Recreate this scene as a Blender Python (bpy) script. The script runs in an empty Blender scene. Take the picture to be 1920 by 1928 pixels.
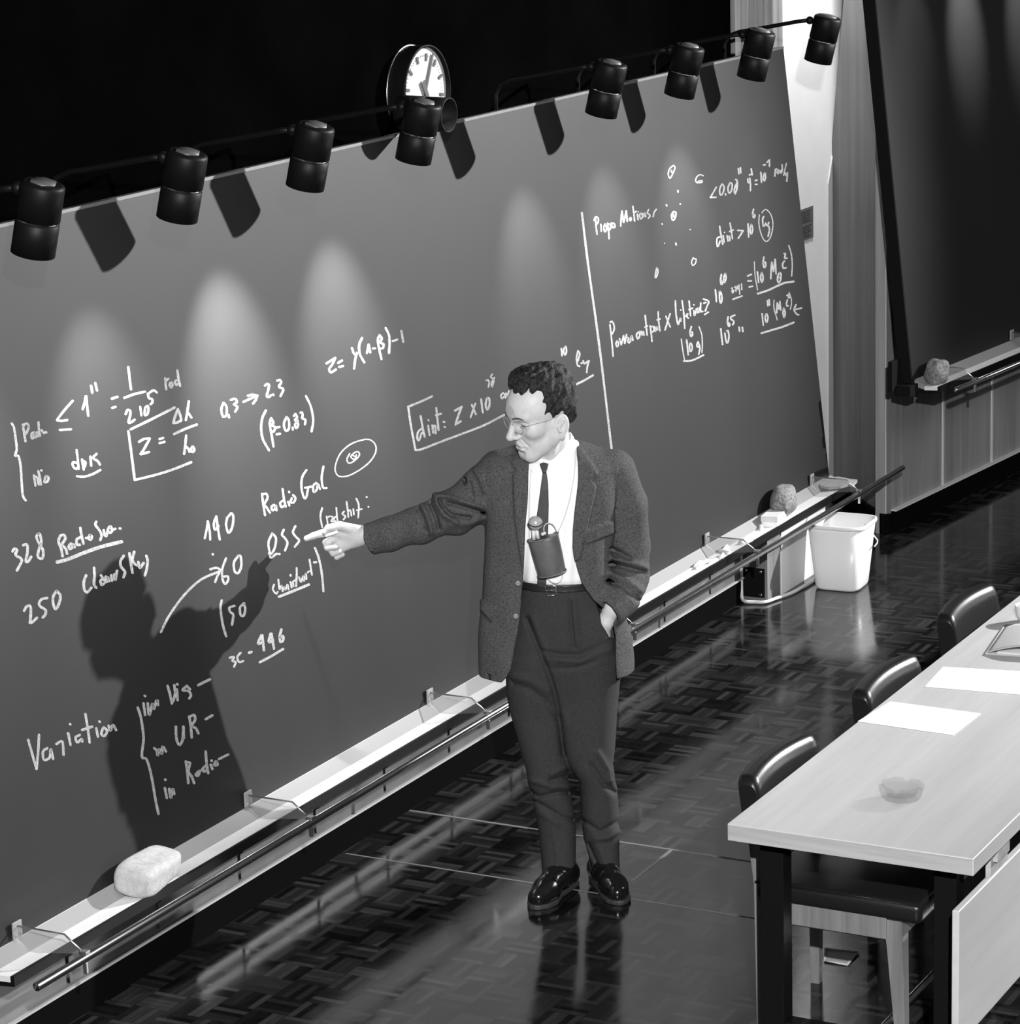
import bpy, bmesh, math, random
import numpy as np
from mathutils import Vector, Matrix

random.seed(7); np.random.seed(7)
SC = bpy.context.scene
COL = SC.collection
PI = math.pi

# ------------------------------------------------------------------ camera
F_PX = 5574.4                       # focal length in pixels of the 1920 x 1928 frame
YAW, PITCH, ROLL = (math.radians(a) for a in (27.981, 13.6256, -1.7196))
CAM = np.array([0.0, 0.0, 3.4])
def _cam_axes():
    cy, sy, cp, sp = math.cos(YAW), math.sin(YAW), math.cos(PITCH), math.sin(PITCH)
    fwd = np.array([cy*cp, sy*cp, -sp]); right = np.array([sy, -cy, 0.0]); up = np.cross(right, fwd)
    c, s = math.cos(ROLL), math.sin(ROLL)
    return c*right + s*up, -s*right + c*up, fwd
RIGHT, UP, FWD = _cam_axes()
cam_data = bpy.data.cameras.new('camera')
cam_data.sensor_fit = 'HORIZONTAL'; cam_data.sensor_width = 36.0
cam_data.lens = F_PX / 1920.0 * 36.0
cam_data.clip_start = 0.1; cam_data.clip_end = 200
cam = bpy.data.objects.new('camera', cam_data); COL.objects.link(cam)
cam.matrix_world = Matrix(((RIGHT[0], UP[0], -FWD[0], CAM[0]), (RIGHT[1], UP[1], -FWD[1], CAM[1]),
                           (RIGHT[2], UP[2], -FWD[2], CAM[2]), (0, 0, 0, 1)))
SC.camera = cam

# ------------------------------------------------------------------ world, lights, exposure
w = bpy.data.worlds.new('hall'); SC.world = w; w.use_nodes = True
w.node_tree.nodes['Background'].inputs[0].default_value = (1, 1, 1, 1)
w.node_tree.nodes['Background'].inputs[1].default_value = 0.035
SC.view_settings.view_transform = 'Standard'; SC.view_settings.look = 'None'
SC.view_settings.exposure = 0.0; SC.view_settings.gamma = 1.0; SC.view_settings.use_curve_mapping = False

def aim(o, target):
    d = Vector(target) - o.location
    o.rotation_euler = d.to_track_quat('-Z', 'Y').to_euler()
def spot(name, loc, target, power, deg, blend, radius):
    l = bpy.data.lights.new(name, 'SPOT'); l.energy = power; l.spot_size = math.radians(deg)
    l.spot_blend = blend; l.shadow_soft_size = radius; l.color = (1, 1, 1)
    o = bpy.data.objects.new(name, l); COL.objects.link(o); o.location = loc; aim(o, target)
    return o
# the stage projector high on the far right of the hall, aimed at the speaker and the big board
spot('stage_projector', (16.7, -2.4, 5.25), (9.75, 3.85, 1.3), 11500, 36, 0.75, 0.07)
# the photographer's flash, held up to the right of the lens
FLASH = CAM + 0.42*RIGHT + np.array([0, 0, 0.95])
spot('flash_lamp', tuple(FLASH), (9.0, 4.6, 1.2), 4300, 40, 0.5, 0.05)
# dim house lights over the auditorium
hl = bpy.data.lights.new('house_light', 'AREA'); hl.shape = 'RECTANGLE'; hl.size = 5.0; hl.size_y = 2.0; hl.energy = 180
ho = bpy.data.objects.new('house_light', hl); COL.objects.link(ho); ho.location = (13.5, -3.0, 6.0); aim(ho, (11.5, 4.0, 0.5))

# unseen fill spot, added to brighten the white wall past the board's end
spot('white_wall_fill', (12.55, 4.80, 3.75), (12.85, 5.2, 1.9), 420, 50, 0.8, 0.10)

# ------------------------------------------------------------------ image-space helpers (to read positions off known planes)
def ray(x, y): return FWD + (x-960)/F_PX*RIGHT - (y-964)/F_PX*UP
def onplane(x, y, p0, n):
    d = ray(x, y); return CAM + d*(np.dot(np.array(p0)-CAM, n)/np.dot(d, n))
def onz(x, y, z=0.0): return onplane(x, y, (0, 0, z), np.array([0, 0, 1.0]))
def ony(x, y, Y): return onplane(x, y, (0, Y, 0), np.array([0, 1.0, 0]))
def onx(x, y, X): return onplane(x, y, (X, 0, 0), np.array([1.0, 0, 0]))

# ------------------------------------------------------------------ materials (the picture is black and white: greys only)
class NT:
    def __init__(s, name):
        s.m = bpy.data.materials.new(name); s.m.use_nodes = True
        s.t = s.m.node_tree; s.b = s.t.nodes['Principled BSDF']
    def n(s, typ, **kw):
        x = s.t.nodes.new(typ)
        for k, v in kw.items():
            if k.startswith('i_'): x.inputs[int(k[2:])].default_value = v
            else: setattr(x, k, v)
        return x
    def l(s, a, b): s.t.links.new(a, b)
    def math(s, op, a, b=None, c=None):
        x = s.t.nodes.new('ShaderNodeMath'); x.operation = op
        for i, v in enumerate((a, b, c)):
            if v is None: continue
            if isinstance(v, (int, float)): x.inputs[i].default_value = v
            else: s.l(v, x.inputs[i])
        return x.outputs[0]
def g(v): return (v, v, v, 1.0)
def mat(name, v, rough=0.6, metal=0.0, spec=0.5, noise=0.0, nscale=20.0, bump=0.0, bscale=80.0, stretch=(1, 1, 1), coat=0.0, coord='Object', detail=4.0):
    q = NT(name); b = q.b
    b.inputs['Base Color'].default_value = g(v); b.inputs['Roughness'].default_value = rough
    b.inputs['Metallic'].default_value = metal; b.inputs['Specular IOR Level'].default_value = spec
    b.inputs['Coat Weight'].default_value = coat; b.inputs['Coat Roughness'].default_value = 0.08
    if noise or bump:
        tc = q.n('ShaderNodeTexCoord'); mp = q.n('ShaderNodeMapping'); mp.inputs['Scale'].default_value = stretch
        q.l(tc.outputs[coord], mp.inputs['Vector'])
        if noise:
            nz = q.n('ShaderNodeTexNoise'); nz.inputs['Scale'].default_value = nscale; nz.inputs['Detail'].default_value = detail
            q.l(mp.outputs[0], nz.inputs['Vector'])
            r = q.n('ShaderNodeValToRGB')
            r.color_ramp.elements[0].position = 0.3; r.color_ramp.elements[0].color = g(max(v*(1-noise), 0))
            r.color_ramp.elements[1].position = 0.7; r.color_ramp.elements[1].color = g(min(v*(1+noise), 1))
            q.l(nz.outputs['Fac'], r.inputs[0]); q.l(r.outputs[0], b.inputs['Base Color'])
        if bump:
            n2 = q.n('ShaderNodeTexNoise'); n2.inputs['Scale'].default_value = bscale; n2.inputs['Detail'].default_value = 3
            q.l(mp.outputs[0], n2.inputs['Vector'])
            bp = q.n('ShaderNodeBump'); bp.inputs['Strength'].default_value = bump; bp.inputs['Distance'].default_value = 0.004
            q.l(n2.outputs['Fac'], bp.inputs['Height']); q.l(bp.outputs[0], b.inputs['Normal'])
    return q.m

M = {}
M['board'] = mat('board_slate', 0.0098, 0.55, spec=0.35, noise=0.16, nscale=2.2, stretch=(1, 1, 0.35))
M['board_dark'] = mat('board_slate_dark', 0.009, 0.5, spec=0.4, noise=0.10, nscale=2.0)
M['board_edge'] = mat('board_edge', 0.10, 0.5)
M['black'] = mat('black_paint', 0.005, 0.5, spec=0.10)
M['black_matt'] = mat('black_matt', 0.004, 0.85, spec=0.15)
M['lamp_black'] = mat('lamp_black', 0.004, 0.5, spec=0.16)
M['lamp_cap'] = mat('lamp_cap', 0.07, 0.5)
M['back_black'] = mat('back_cloth', 0.0012, 1.0, spec=0.0, noise=0.3, nscale=3)
M['white_wall'] = mat('white_wall', 0.80, 0.8, noise=0.03, nscale=6)
M['stripe_grey'] = mat('stripe_grey', 0.28, 0.6, noise=0.5, nscale=14, stretch=(1, 1, 0.02))
M['chrome'] = mat('chrome', 0.75, 0.18, metal=1.0)
M['steel'] = mat('steel', 0.5, 0.3, metal=1.0)
M['tray_white'] = mat('tray_white', 0.70, 0.6, noise=0.05, nscale=12)
M['plinth'] = mat('plinth_grey', 0.10, 0.45, noise=0.35, nscale=5)
M['kick'] = mat('kick_black', 0.004, 0.9, spec=0.0, bump=0.2, bscale=9)
M['chalk'] = mat('chalk_white', 0.85, 0.9, spec=0.1)
M['chalk_line'] = mat('chalk_line', 0.26, 0.95, spec=0.05, noise=0.35, nscale=160)
M['pane'] = None
M['sponge'] = mat('sponge_pale', 0.42, 0.95, spec=0.1, noise=0.12, nscale=60, bump=0.4, bscale=200)
M['rough_sponge'] = mat('sponge_rough', 0.20, 0.95, spec=0.1, noise=0.45, nscale=95, bump=1.0, bscale=120)
M['plastic_white'] = mat('plastic_white', 0.62, 0.4)
M['paper'] = mat('paper_white', 0.86, 0.8)
M['folder'] = mat('folder_pale', 0.45, 0.55)
M['clock_face'] = mat('clock_face', 0.42, 0.6)
M['leather'] = mat('black_leather', 0.009, 0.34, spec=0.42, bump=0.12, bscale=220)
M['leather_mid'] = mat('pouch_leather', 0.10, 0.38, spec=0.5, noise=0.2, nscale=30)
M['shoe'] = mat('polished_leather', 0.007, 0.16, spec=0.6, coat=0.5)
M['welt'] = mat('shoe_welt', 0.035, 0.5)
M['skin'] = mat('skin', 0.53, 0.5, spec=0.35, noise=0.06, nscale=60)
M['hair'] = mat('dark_hair', 0.018, 0.7, spec=0.25, noise=0.9, nscale=110, bump=1.0, bscale=170, stretch=(1, 1, 1))
M['tweed'] = mat('grey_tweed', 0.072, 0.95, spec=0.1, noise=0.40, nscale=190, bump=0.35, bscale=260, detail=6)
M['trouser'] = mat('dark_wool', 0.034, 0.9, spec=0.15, noise=0.15, nscale=140, bump=0.1, bscale=250)
M['shirt'] = mat('white_shirt', 0.82, 0.8, spec=0.2)
M['tie'] = mat('dark_tie', 0.045, 0.7)
M['belt'] = mat('dark_belt', 0.014, 0.4)
M['lens'] = None

def glass(name, rough=0.02, v=1.0, alpha_mix=0.0):
    q = NT(name); b = q.b
    b.inputs['Base Color'].default_value = g(v); b.inputs['Roughness'].default_value = rough
    b.inputs['Transmission Weight'].default_value = 1.0; b.inputs['IOR'].default_value = 1.47
    return q.m
M['glass'] = glass('clear_glass')
def thin_glass(name, mixv, v=0.9):
    q = NT(name); out = q.t.nodes['Material Output']
    tr = q.n('ShaderNodeBsdfTransparent'); tr.inputs[0].default_value = g(0.92)
    mx = q.n('ShaderNodeMixShader'); mx.inputs[0].default_value = mixv
    q.b.inputs['Base Color'].default_value = g(v); q.b.inputs['Roughness'].default_value = 0.12
    q.l(tr.outputs[0], mx.inputs[1]); q.l(q.b.outputs[0], mx.inputs[2]); q.l(mx.outputs[0], out.inputs['Surface'])
    return q.m
M['pane'] = thin_glass('clear_plate', 0.16, 0.25)
M['lens'] = thin_glass('spectacle_lens', 0.10, 0.8)

def wood(name, dark, light, axis='Z', scale=1.0, rough=0.5, spec=0.4):
    q = NT(name)
    tc = q.n('ShaderNodeTexCoord'); mp = q.n('ShaderNodeMapping')
    st = {'X': (0.35, 7, 7), 'Y': (7, 0.35, 7), 'Z': (7, 7, 0.35)}[axis]
    mp.inputs['Scale'].default_value = tuple(a*scale for a in st)
    q.l(tc.outputs['Object'], mp.inputs['Vector'])
    n1 = q.n('ShaderNodeTexNoise'); n1.inputs['Scale'].default_value = 1.3; n1.inputs['Detail'].default_value = 6; n1.inputs['Distortion'].default_value = 0.8
    q.l(mp.outputs[0], n1.inputs['Vector'])
    n2 = q.n('ShaderNodeTexNoise'); n2.inputs['Scale'].default_value = 7; n2.inputs['Detail'].default_value = 4
    q.l(mp.outputs[0], n2.inputs['Vector'])
    f = q.math('ADD', q.math('MULTIPLY', n1.outputs['Fac'], 0.65), q.math('MULTIPLY', n2.outputs['Fac'], 0.35))
    r = q.n('ShaderNodeValToRGB'); r.color_ramp.elements[0].position = 0.36; r.color_ramp.elements[0].color = g(dark)
    r.color_ramp.elements[1].position = 0.64; r.color_ramp.elements[1].color = g(light)
    q.l(f, r.inputs[0]); q.l(r.outputs[0], q.b.inputs['Base Color'])
    q.b.inputs['Roughness'].default_value = rough; q.b.inputs['Specular IOR Level'].default_value = spec
    return q.m
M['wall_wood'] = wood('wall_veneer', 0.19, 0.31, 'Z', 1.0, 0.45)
M['shaded_return_wood'] = wood('shaded_return_veneer', 0.08, 0.14, 'Z', 1.0, 0.45)  # same wall veneer, shade put into the colour against the fill spot
M['wall_strip'] = mat('wall_strip', 0.62, 0.5)
M['desk_wood'] = wood('desk_veneer', 0.44, 0.52, 'X', 1.0, 0.35, 0.5)
M['desk_edge'] = wood('desk_edge_wood', 0.30, 0.44, 'Y', 1.6, 0.45, 0.4)
M['chair_wood'] = wood('chair_beech', 0.12, 0.20, 'Z', 2.0, 0.45)

def parquet():
    q = NT('parquet'); B = 0.1125; S = 5
    tc = q.n('ShaderNodeTexCoord'); sp = q.n('ShaderNodeSeparateXYZ'); q.l(tc.outputs['Object'], sp.inputs[0])
    u = q.math('DIVIDE', q.math('ADD', sp.outputs[0], 50.0), B); v = q.math('DIVIDE', q.math('ADD', sp.outputs[1], 50.0), B)
    fu, fv = q.math('FLOOR', u), q.math('FLOOR', v)
    ru, rv = q.math('FRACT', u), q.math('FRACT', v)
    par = q.math('MODULO', q.math('ADD', fu, fv), 2.0)
    # strip coordinate across the block and along it
    a = q.math('ADD', q.math('MULTIPLY', par, ru), q.math('MULTIPLY', q.math('SUBTRACT', 1.0, par), rv))
    sidx = q.math('FLOOR', q.math('MULTIPLY', a, float(S)))
    sfr = q.math('FRACT', q.math('MULTIPLY', a, float(S)))
    cb = q.n('ShaderNodeCombineXYZ'); q.l(fu, cb.inputs[0]); q.l(fv, cb.inputs[1]); q.l(sidx, cb.inputs[2])
    wn = q.n('ShaderNodeTexWhiteNoise'); wn.noise_dimensions = '3D'; q.l(cb.outputs[0], wn.inputs['Vector'])
    # grain
    nz = q.n('ShaderNodeTexNoise'); nz.inputs['Scale'].default_value = 34; nz.inputs['Detail'].default_value = 5
    q.l(tc.outputs['Object'], nz.inputs['Vector'])
    big = q.n('ShaderNodeTexNoise'); big.inputs['Scale'].default_value = 2.3; big.inputs['Detail'].default_value = 3
    q.l(tc.outputs['Object'], big.inputs['Vector'])
    f = q.math('ADD', q.math('MULTIPLY', q.math('POWER', wn.outputs['Value'], 1.35), 0.66), q.math('MULTIPLY', nz.outputs['Fac'], 0.22))
    f = q.math('ADD', f, q.math('MULTIPLY', big.outputs['Fac'], 0.10))
    r = q.n('ShaderNodeValToRGB'); e = r.color_ramp.elements
    e[0].position = 0.14; e[0].color = g(0.0030); e[1].position = 0.90; e[1].color = g(0.036)
    m2 = e.new(0.5); m2.color = g(0.0145)
    q.l(f, r.inputs[0])
    # dark joints
    j1 = q.math('LESS_THAN', q.math('MINIMUM', sfr, q.math('SUBTRACT', 1.0, sfr)), 0.035)
    mn = q.math('MINIMUM', q.math('MINIMUM', ru, q.math('SUBTRACT', 1.0, ru)), q.math('MINIMUM', rv, q.math('SUBTRACT', 1.0, rv)))
    j2 = q.math('LESS_THAN', mn, 0.010)
    jn = q.math('MAXIMUM', j1, j2)
    mx = q.n('ShaderNodeMix'); mx.data_type = 'RGBA'; q.l(jn, mx.inputs[0]); q.l(r.outputs[0], mx.inputs[6]); mx.inputs[7].default_value = g(0.006)
    q.l(mx.outputs[2], q.b.inputs['Base Color'])
    rg = q.math('ADD', q.math('MULTIPLY', big.outputs['Fac'], 0.08), 0.06)
    rg = q.math('ADD', rg, q.math('MULTIPLY', wn.outputs['Value'], 0.05))
    q.l(rg, q.b.inputs['Roughness']); q.b.inputs['Specular IOR Level'].default_value = 0.5
    bp = q.n('ShaderNodeBump'); bp.inputs['Strength'].default_value = 0.10; bp.inputs['Distance'].default_value = 0.002
    q.l(q.math('ADD', q.math('MULTIPLY', nz.outputs['Fac'], 0.5), q.math('MULTIPLY', wn.outputs['Value'], 0.3)), bp.inputs['Height'])
    q.l(bp.outputs[0], q.b.inputs['Normal'])
    return q.m
M['parquet'] = parquet()

# ------------------------------------------------------------------ object helpers
def link(name, me, m, parent=None):
    o = bpy.data.objects.new(name, me); COL.objects.link(o)
    if m is not None: me.materials.append(m)
    if parent is not None: o.parent = parent
    return o
def obj(name, bm, m, parent=None, smooth=False):
    me = bpy.data.meshes.new(name); bmesh.ops.recalc_face_normals(bm, faces=bm.faces[:]); bm.to_mesh(me); bm.free()
    if smooth: me.shade_smooth() if hasattr(me, 'shade_smooth') else None
    return link(name, me, m, parent)
def tag(o, label=None, cat=None, group=None, kind=None):
    if label: o['label'] = label
    if cat: o['category'] = cat
    if group: o['group'] = group
    if kind: o['kind'] = kind
    return o
def empty(name, loc, rz=0.0):
    o = bpy.data.objects.new(name, None); COL.objects.link(o); o.location = loc; o.rotation_euler = (0, 0, rz)
    o.empty_display_size = 0.1
    return o
def struct(name, bm, m, smooth=False):
    return tag(obj(name, bm, m, None, smooth), kind='structure')
def box(bm, lo, hi, mtx=None, bev=0.0):
    r = bmesh.ops.create_cube(bm, size=1.0); vs = r['verts']
    for v in vs:
        v.co = Vector([lo[i] + (v.co[i]+0.5)*(hi[i]-lo[i]) for i in range(3)])
    if bev:
        es = list({e for v in vs for e in v.link_edges})
        rr = bmesh.ops.bevel(bm, geom=es, offset=bev, segments=3, affect='EDGES', profile=0.5)
        vs = list({v for f in rr['faces'] for v in f.verts} | {v for v in vs if v.is_valid})
    if mtx is not None:
        for v in vs: v.co = mtx @ v.co
    return vs
def frame(axis):
    w_ = Vector(axis).normalized(); t = Vector((0, 0, 1)) if abs(w_.z) < 0.9 else Vector((1, 0, 0))
    u = w_.cross(t).normalized(); v = w_.cross(u).normalized()
    return u, v, w_
def tube(bm, pts, r, seg=10, cap=True, closed=False):
    pts = [Vector(p) for p in pts]; n = len(pts); rad = r if isinstance(r, (list, tuple)) else [r]*n
    rings = []; pu = None
    for i, p in enumerate(pts):
        if closed: d = (pts[(i+1) % n]-pts[i-1])
        else: d = (pts[min(i+1, n-1)]-pts[max(i-1, 0)])
        d.normalize()
        if pu is None: u, v, _ = frame(d)
        else:
            u = (pu - d*pu.dot(d)).normalized(); v = d.cross(u)
        pu = u
        rings.append([bm.verts.new(p + (u*math.cos(2*PI*k/seg) + v*math.sin(2*PI*k/seg))*rad[i]) for k in range(seg)])
    for i in range(n if closed else n-1):
        a, b = rings[i], rings[(i+1) % n]
        for k in range(seg): bm.faces.new((a[k], a[(k+1) % seg], b[(k+1) % seg], b[k])).smooth = True
    if cap and not closed:
        bm.faces.new(rings[0][::-1]); bm.faces.new(rings[-1])
def lathe(bm, origin, axis, prof, seg=32, cap0=True, cap1=True):
    """prof: list of (distance along axis, radius)"""
    u, v, w_ = frame(axis); o = Vector(origin); rings = []
    for h, r in prof:
        rings.append([bm.verts.new(o + w_*h + (u*math.cos(2*PI*k/seg)+v*math.sin(2*PI*k/seg))*max(r, 1e-5)) for k in range(seg)])
    for a, b in zip(rings[:-1], rings[1:]):
        for k in range(seg): bm.faces.new((a[k], a[(k+1) % seg], b[(k+1) % seg], b[k])).smooth = True
    if cap0: bm.faces.new(rings[0][::-1])
    if cap1: bm.faces.new(rings[-1])
def extrude_poly(bm, pts, off):
    """closed polygon of 3-D points swept by the vector off"""
    off = Vector(off); a = [bm.verts.new(Vector(p)) for p in pts]; b = [bm.verts.new(Vector(p)+off) for p in pts]; n = len(a)
    bm.faces.new(a); bm.faces.new(b[::-1])
    for i in range(n): bm.faces.new((a[i], b[i], b[(i+1) % n], a[(i+1) % n]))
def catmull(P, k=6):
    P = [np.array(p, float) for p in P]
    if len(P) < 3: return P
    out = []
    Q = [2*P[0]-P[1]] + P + [2*P[-1]-P[-2]]
    for i in range(1, len(Q)-2):
        for t in np.linspace(0, 1, k, endpoint=False):
            a, b, c, d = Q[i-1], Q[i], Q[i+1], Q[i+2]
            out.append(0.5*((2*b)+(c-a)*t+(2*a-5*b+4*c-d)*t*t+(3*b-a-3*c+d)*t**3))
    out.append(P[-1]); return out
def new(): return bmesh.new()

# ------------------------------------------------------------------ the setting
bm = new(); box(bm, (3.0, -0.5, -0.12), (17.0, 5.6, 0.0)); struct('floor', bm, M['parquet'])
BX0, BX1 = 5.4, 12.095                       # the long board
YB = 5.2                                     # back wall
XS0, XS1 = ony(1375, 50, YB)[0], ony(1463, 50, YB)[0]
bm = new(); box(bm, (4.2, YB, 0.0), (XS0, YB+0.1, 3.6)); struct('wall_back', bm, M['back_black'])
bm = new()
# fluted panel beside the black curtain wall
xs = np.linspace(XS0, XS1, 8)
for i in range(7):
    dy = (0.0, 0.025, 0.012, 0.035, 0.0, 0.02, 0.008)[i]
    box(bm, (xs[i]+0.004, YB-0.02-dy, 0.0), (xs[i+1]-0.004, YB+0.1, 3.6))
struct('trim_1', bm, M['stripe_grey'])
bm = new(); box(bm, (XS1, YB, 0.0), (14.2, YB+0.1, 3.6)); struct('wall_white', bm, M['white_wall'])
# low wall under the long board, with its black glossy kick strip
bm = new(); box(bm, (4.6, 4.89, 0.10), (11.32, 5.0, 0.34))
for i in range(14):
    x = 5.05 + 0.455*i
    if x < 11.2: box(bm, (x, 4.884, 0.118), (x+0.022, 4.89, 0.20))
struct('wall_plinth', bm, M['plinth'])
bm = new(); box(bm, (4.6, 4.885, 0.0), (11.31, 4.99, 0.10)); struct('baseboard_board', bm, M['kick'])
bm = new(); box(bm, (4.6, 4.878, 0.100), (11.31, 4.90, 0.106)); struct('trim_2', bm, mat('kick_trim', 0.35, 0.5, spec=0.2))

# right-hand wood wall, turned a little
W0 = np.array([12.552, 4.737, 0.0]); WA = math.radians(-5.6)
WD = np.array([math.cos(WA), math.sin(WA), 0]); WN = np.array([-math.sin(WA), math.cos(WA), 0])
def wp(t, off, z): return W0 + WD*t - WN*off + np.array([0, 0, z])
def wallpt(x, y, off=0.0):
    P = onplane(x, y, W0-WN*off, WN); return float((P-W0) @ WD), float(P[2])
def wbox(bm, t0, t1, o0, o1, z0, z1):
    m = Matrix(((WD[0], -WN[0], 0, W0[0]), (WD[1], -WN[1], 0, W0[1]), (0, 0, 1, 0), (0, 0, 0, 1)))
    box(bm, (t0, o0, z0), (t1, o1, z1), m)
# its near end turns back to the white wall: a veneered return that flares at the top
TC = 0.066
CP = wp(TC, 0, 0)                                   # the corner on the floor
RQ = ony(1567, 600, YB); RQ[2] = 0.0                # where the return meets the white wall
RD = (RQ-CP)/np.linalg.norm(RQ-CP); RN = np.array([-RD[1], RD[0], 0.0])
if RN @ (CAM-CP) < 0: RN = -RN
bm = new()
extrude_poly(bm, [wp(TC, 0, 0), wp(3.6, 0, 0), wp(3.6, 0, 3.4), wp(TC, 0, 3.4)], WN*0.05)
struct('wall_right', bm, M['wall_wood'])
bm = new(); def_ = lambda x, y: onplane(x, y, CP, RN)
q0, q1 = def_(1567, 267), def_(1588, 0)
extrude_poly(bm, [CP, RQ, np.array([RQ[0], RQ[1], q0[2]]), q1, q1+np.array([0, 0, 0.8])+0.10*(CP-RQ), CP+np.array([0, 0, 3.4])], -RN*0.03)
struct('wall_return', bm, M['shaded_return_wood'])
xa, xb = ony(1557, 600, YB)[0], ony(1568, 600, YB)[0]; za, zb_ = ony(1560, 345, YB)[2], 0.0
bm = new(); extrude_poly(bm, [(xa, YB-0.006, 0), (xb, YB-0.006, 0), (xb, YB-0.006, za+0.15), (xa+0.01, YB-0.006, za)], (0, 0.006, 0)); struct('trim_3', bm, mat('trim_grey', 0.36, 0.6))
bm = new(); extrude_poly(bm, [CP, RQ, RQ+np.array([0, 0, 0.098]), CP+np.array([0, 0, 0.098])], RN*0.02); struct('baseboard_return', bm, M['kick'])
for i, (t, wd_) in enumerate(((0.082, 0.030), (0.687, 0.017), (1.254, 0.020), (1.82, 0.02))):
    bm = new(); wbox(bm, t-wd_/2, t+wd_/2, -0.01, 0.004, 0.10, 3.3); struct('trim_%d' % (4+i), bm, M['wall_strip'])
bm = new(); wbox(bm, TC, 3.6, -0.02, 0.022, 0.0, 0.098); struct('baseboard_right', bm, M['kick'])
bm = new(); wbox(bm, 0.13, 3.6, -0.01, 0.026, 0.098, 0.106); struct('trim_8', bm, M['wall_strip'])

# brass-coloured inlay lines in the floor
def floor_line(name, p, q, w_=0.009):
    a, b = onz(*p), onz(*q); d = (b-a)/np.linalg.norm(b-a); n = np.array([-d[1], d[0], 0])*w_/2
    bm = new(); extrude_poly(bm, [a-n, b-n, b+n, a+n], (0, 0, 0.0012)); struct(name, bm, M['wall_strip'])
M['inlay'] = mat('floor_inlay', 0.16, 0.5)
def fl2(name, x0, y0, x1, y1, w_):
    bm = new(); a = np.array([x0, y0, 0]); b = np.array([x1, y1, 0]); d = (b-a)/np.linalg.norm(b-a); n = np.array([-d[1], d[0], 0])*w_/2
    extrude_poly(bm, [a-n, b-n, b+n, a+n], (0, 0, 0.0012)); struct(name, bm, M['inlay'])
A1 = onz(771, 1526); A2 = onz(1519, 1638); fl2('trim_9', A1[0], A1[1], A2[0], A1[1]-1.7, 0.011)
A1 = onz(651, 1607); fl2('trim_10', A1[0], A1[1], A1[0], A1[1]-1.9, 0.006)
A1 = onz(1263, 1601); A2 = onz(1192, 1659); fl2('trim_11', A1[0], A1[1], A2[0], A1[1]-0.004, 0.011)

# ------------------------------------------------------------------ the long blackboard (leans back 6.2 degrees)
TB = math.radians(6.2)
BP = np.array([0, 4.8, 0.385]); BN = np.array([0, math.cos(TB), -math.sin(TB)]); BU = np.array([0, math.sin(TB), math.cos(TB)])
BTOP = (2.285-0.385)/math.cos(TB)
def bdpt(x, y): return onplane(x, y, BP, BN)
def bpt(X, h, out=0.0): return np.array([X, BP[1], BP[2]]) + BU*h - BN*out
def board_box(bm, x0, x1, h0, h1, o0, o1):
    m = Matrix(((1, 0, 0, 0), (0, -BN[1], BU[1], BP[1]), (0, -BN[2], BU[2], BP[2]), (0, 0, 0, 1)))
    box(bm, (x0, o0, h0), (x1, o1, h1), m)
board = empty('blackboard', (9.0, 4.82, 0.385))
tag(board, 'long black chalkboard leaning back, covered in white chalk formulas, behind the speaker', 'blackboard')
def child(o, par):
    o.parent = par; o.matrix_parent_inverse = par.matrix_world.inverted() if par.matrix_world != Matrix() else Matrix.Translation(-par.location)
    return o
def fix(par):
    """after building children in world space under an unrotated empty, keep them in place"""
    for c in par.children:
        c.matrix_parent_inverse = Matrix.Translation(-par.location)
bm = new(); board_box(bm, BX0, BX1, 0.0, BTOP, -0.035, 0.0); obj('writing_surface', bm, M['board'], board)
bm = new(); board_box(bm, BX0, BX1, BTOP, BTOP+0.010, -0.037, 0.003); obj('top_edge', bm, M['board_edge'], board)

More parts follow.
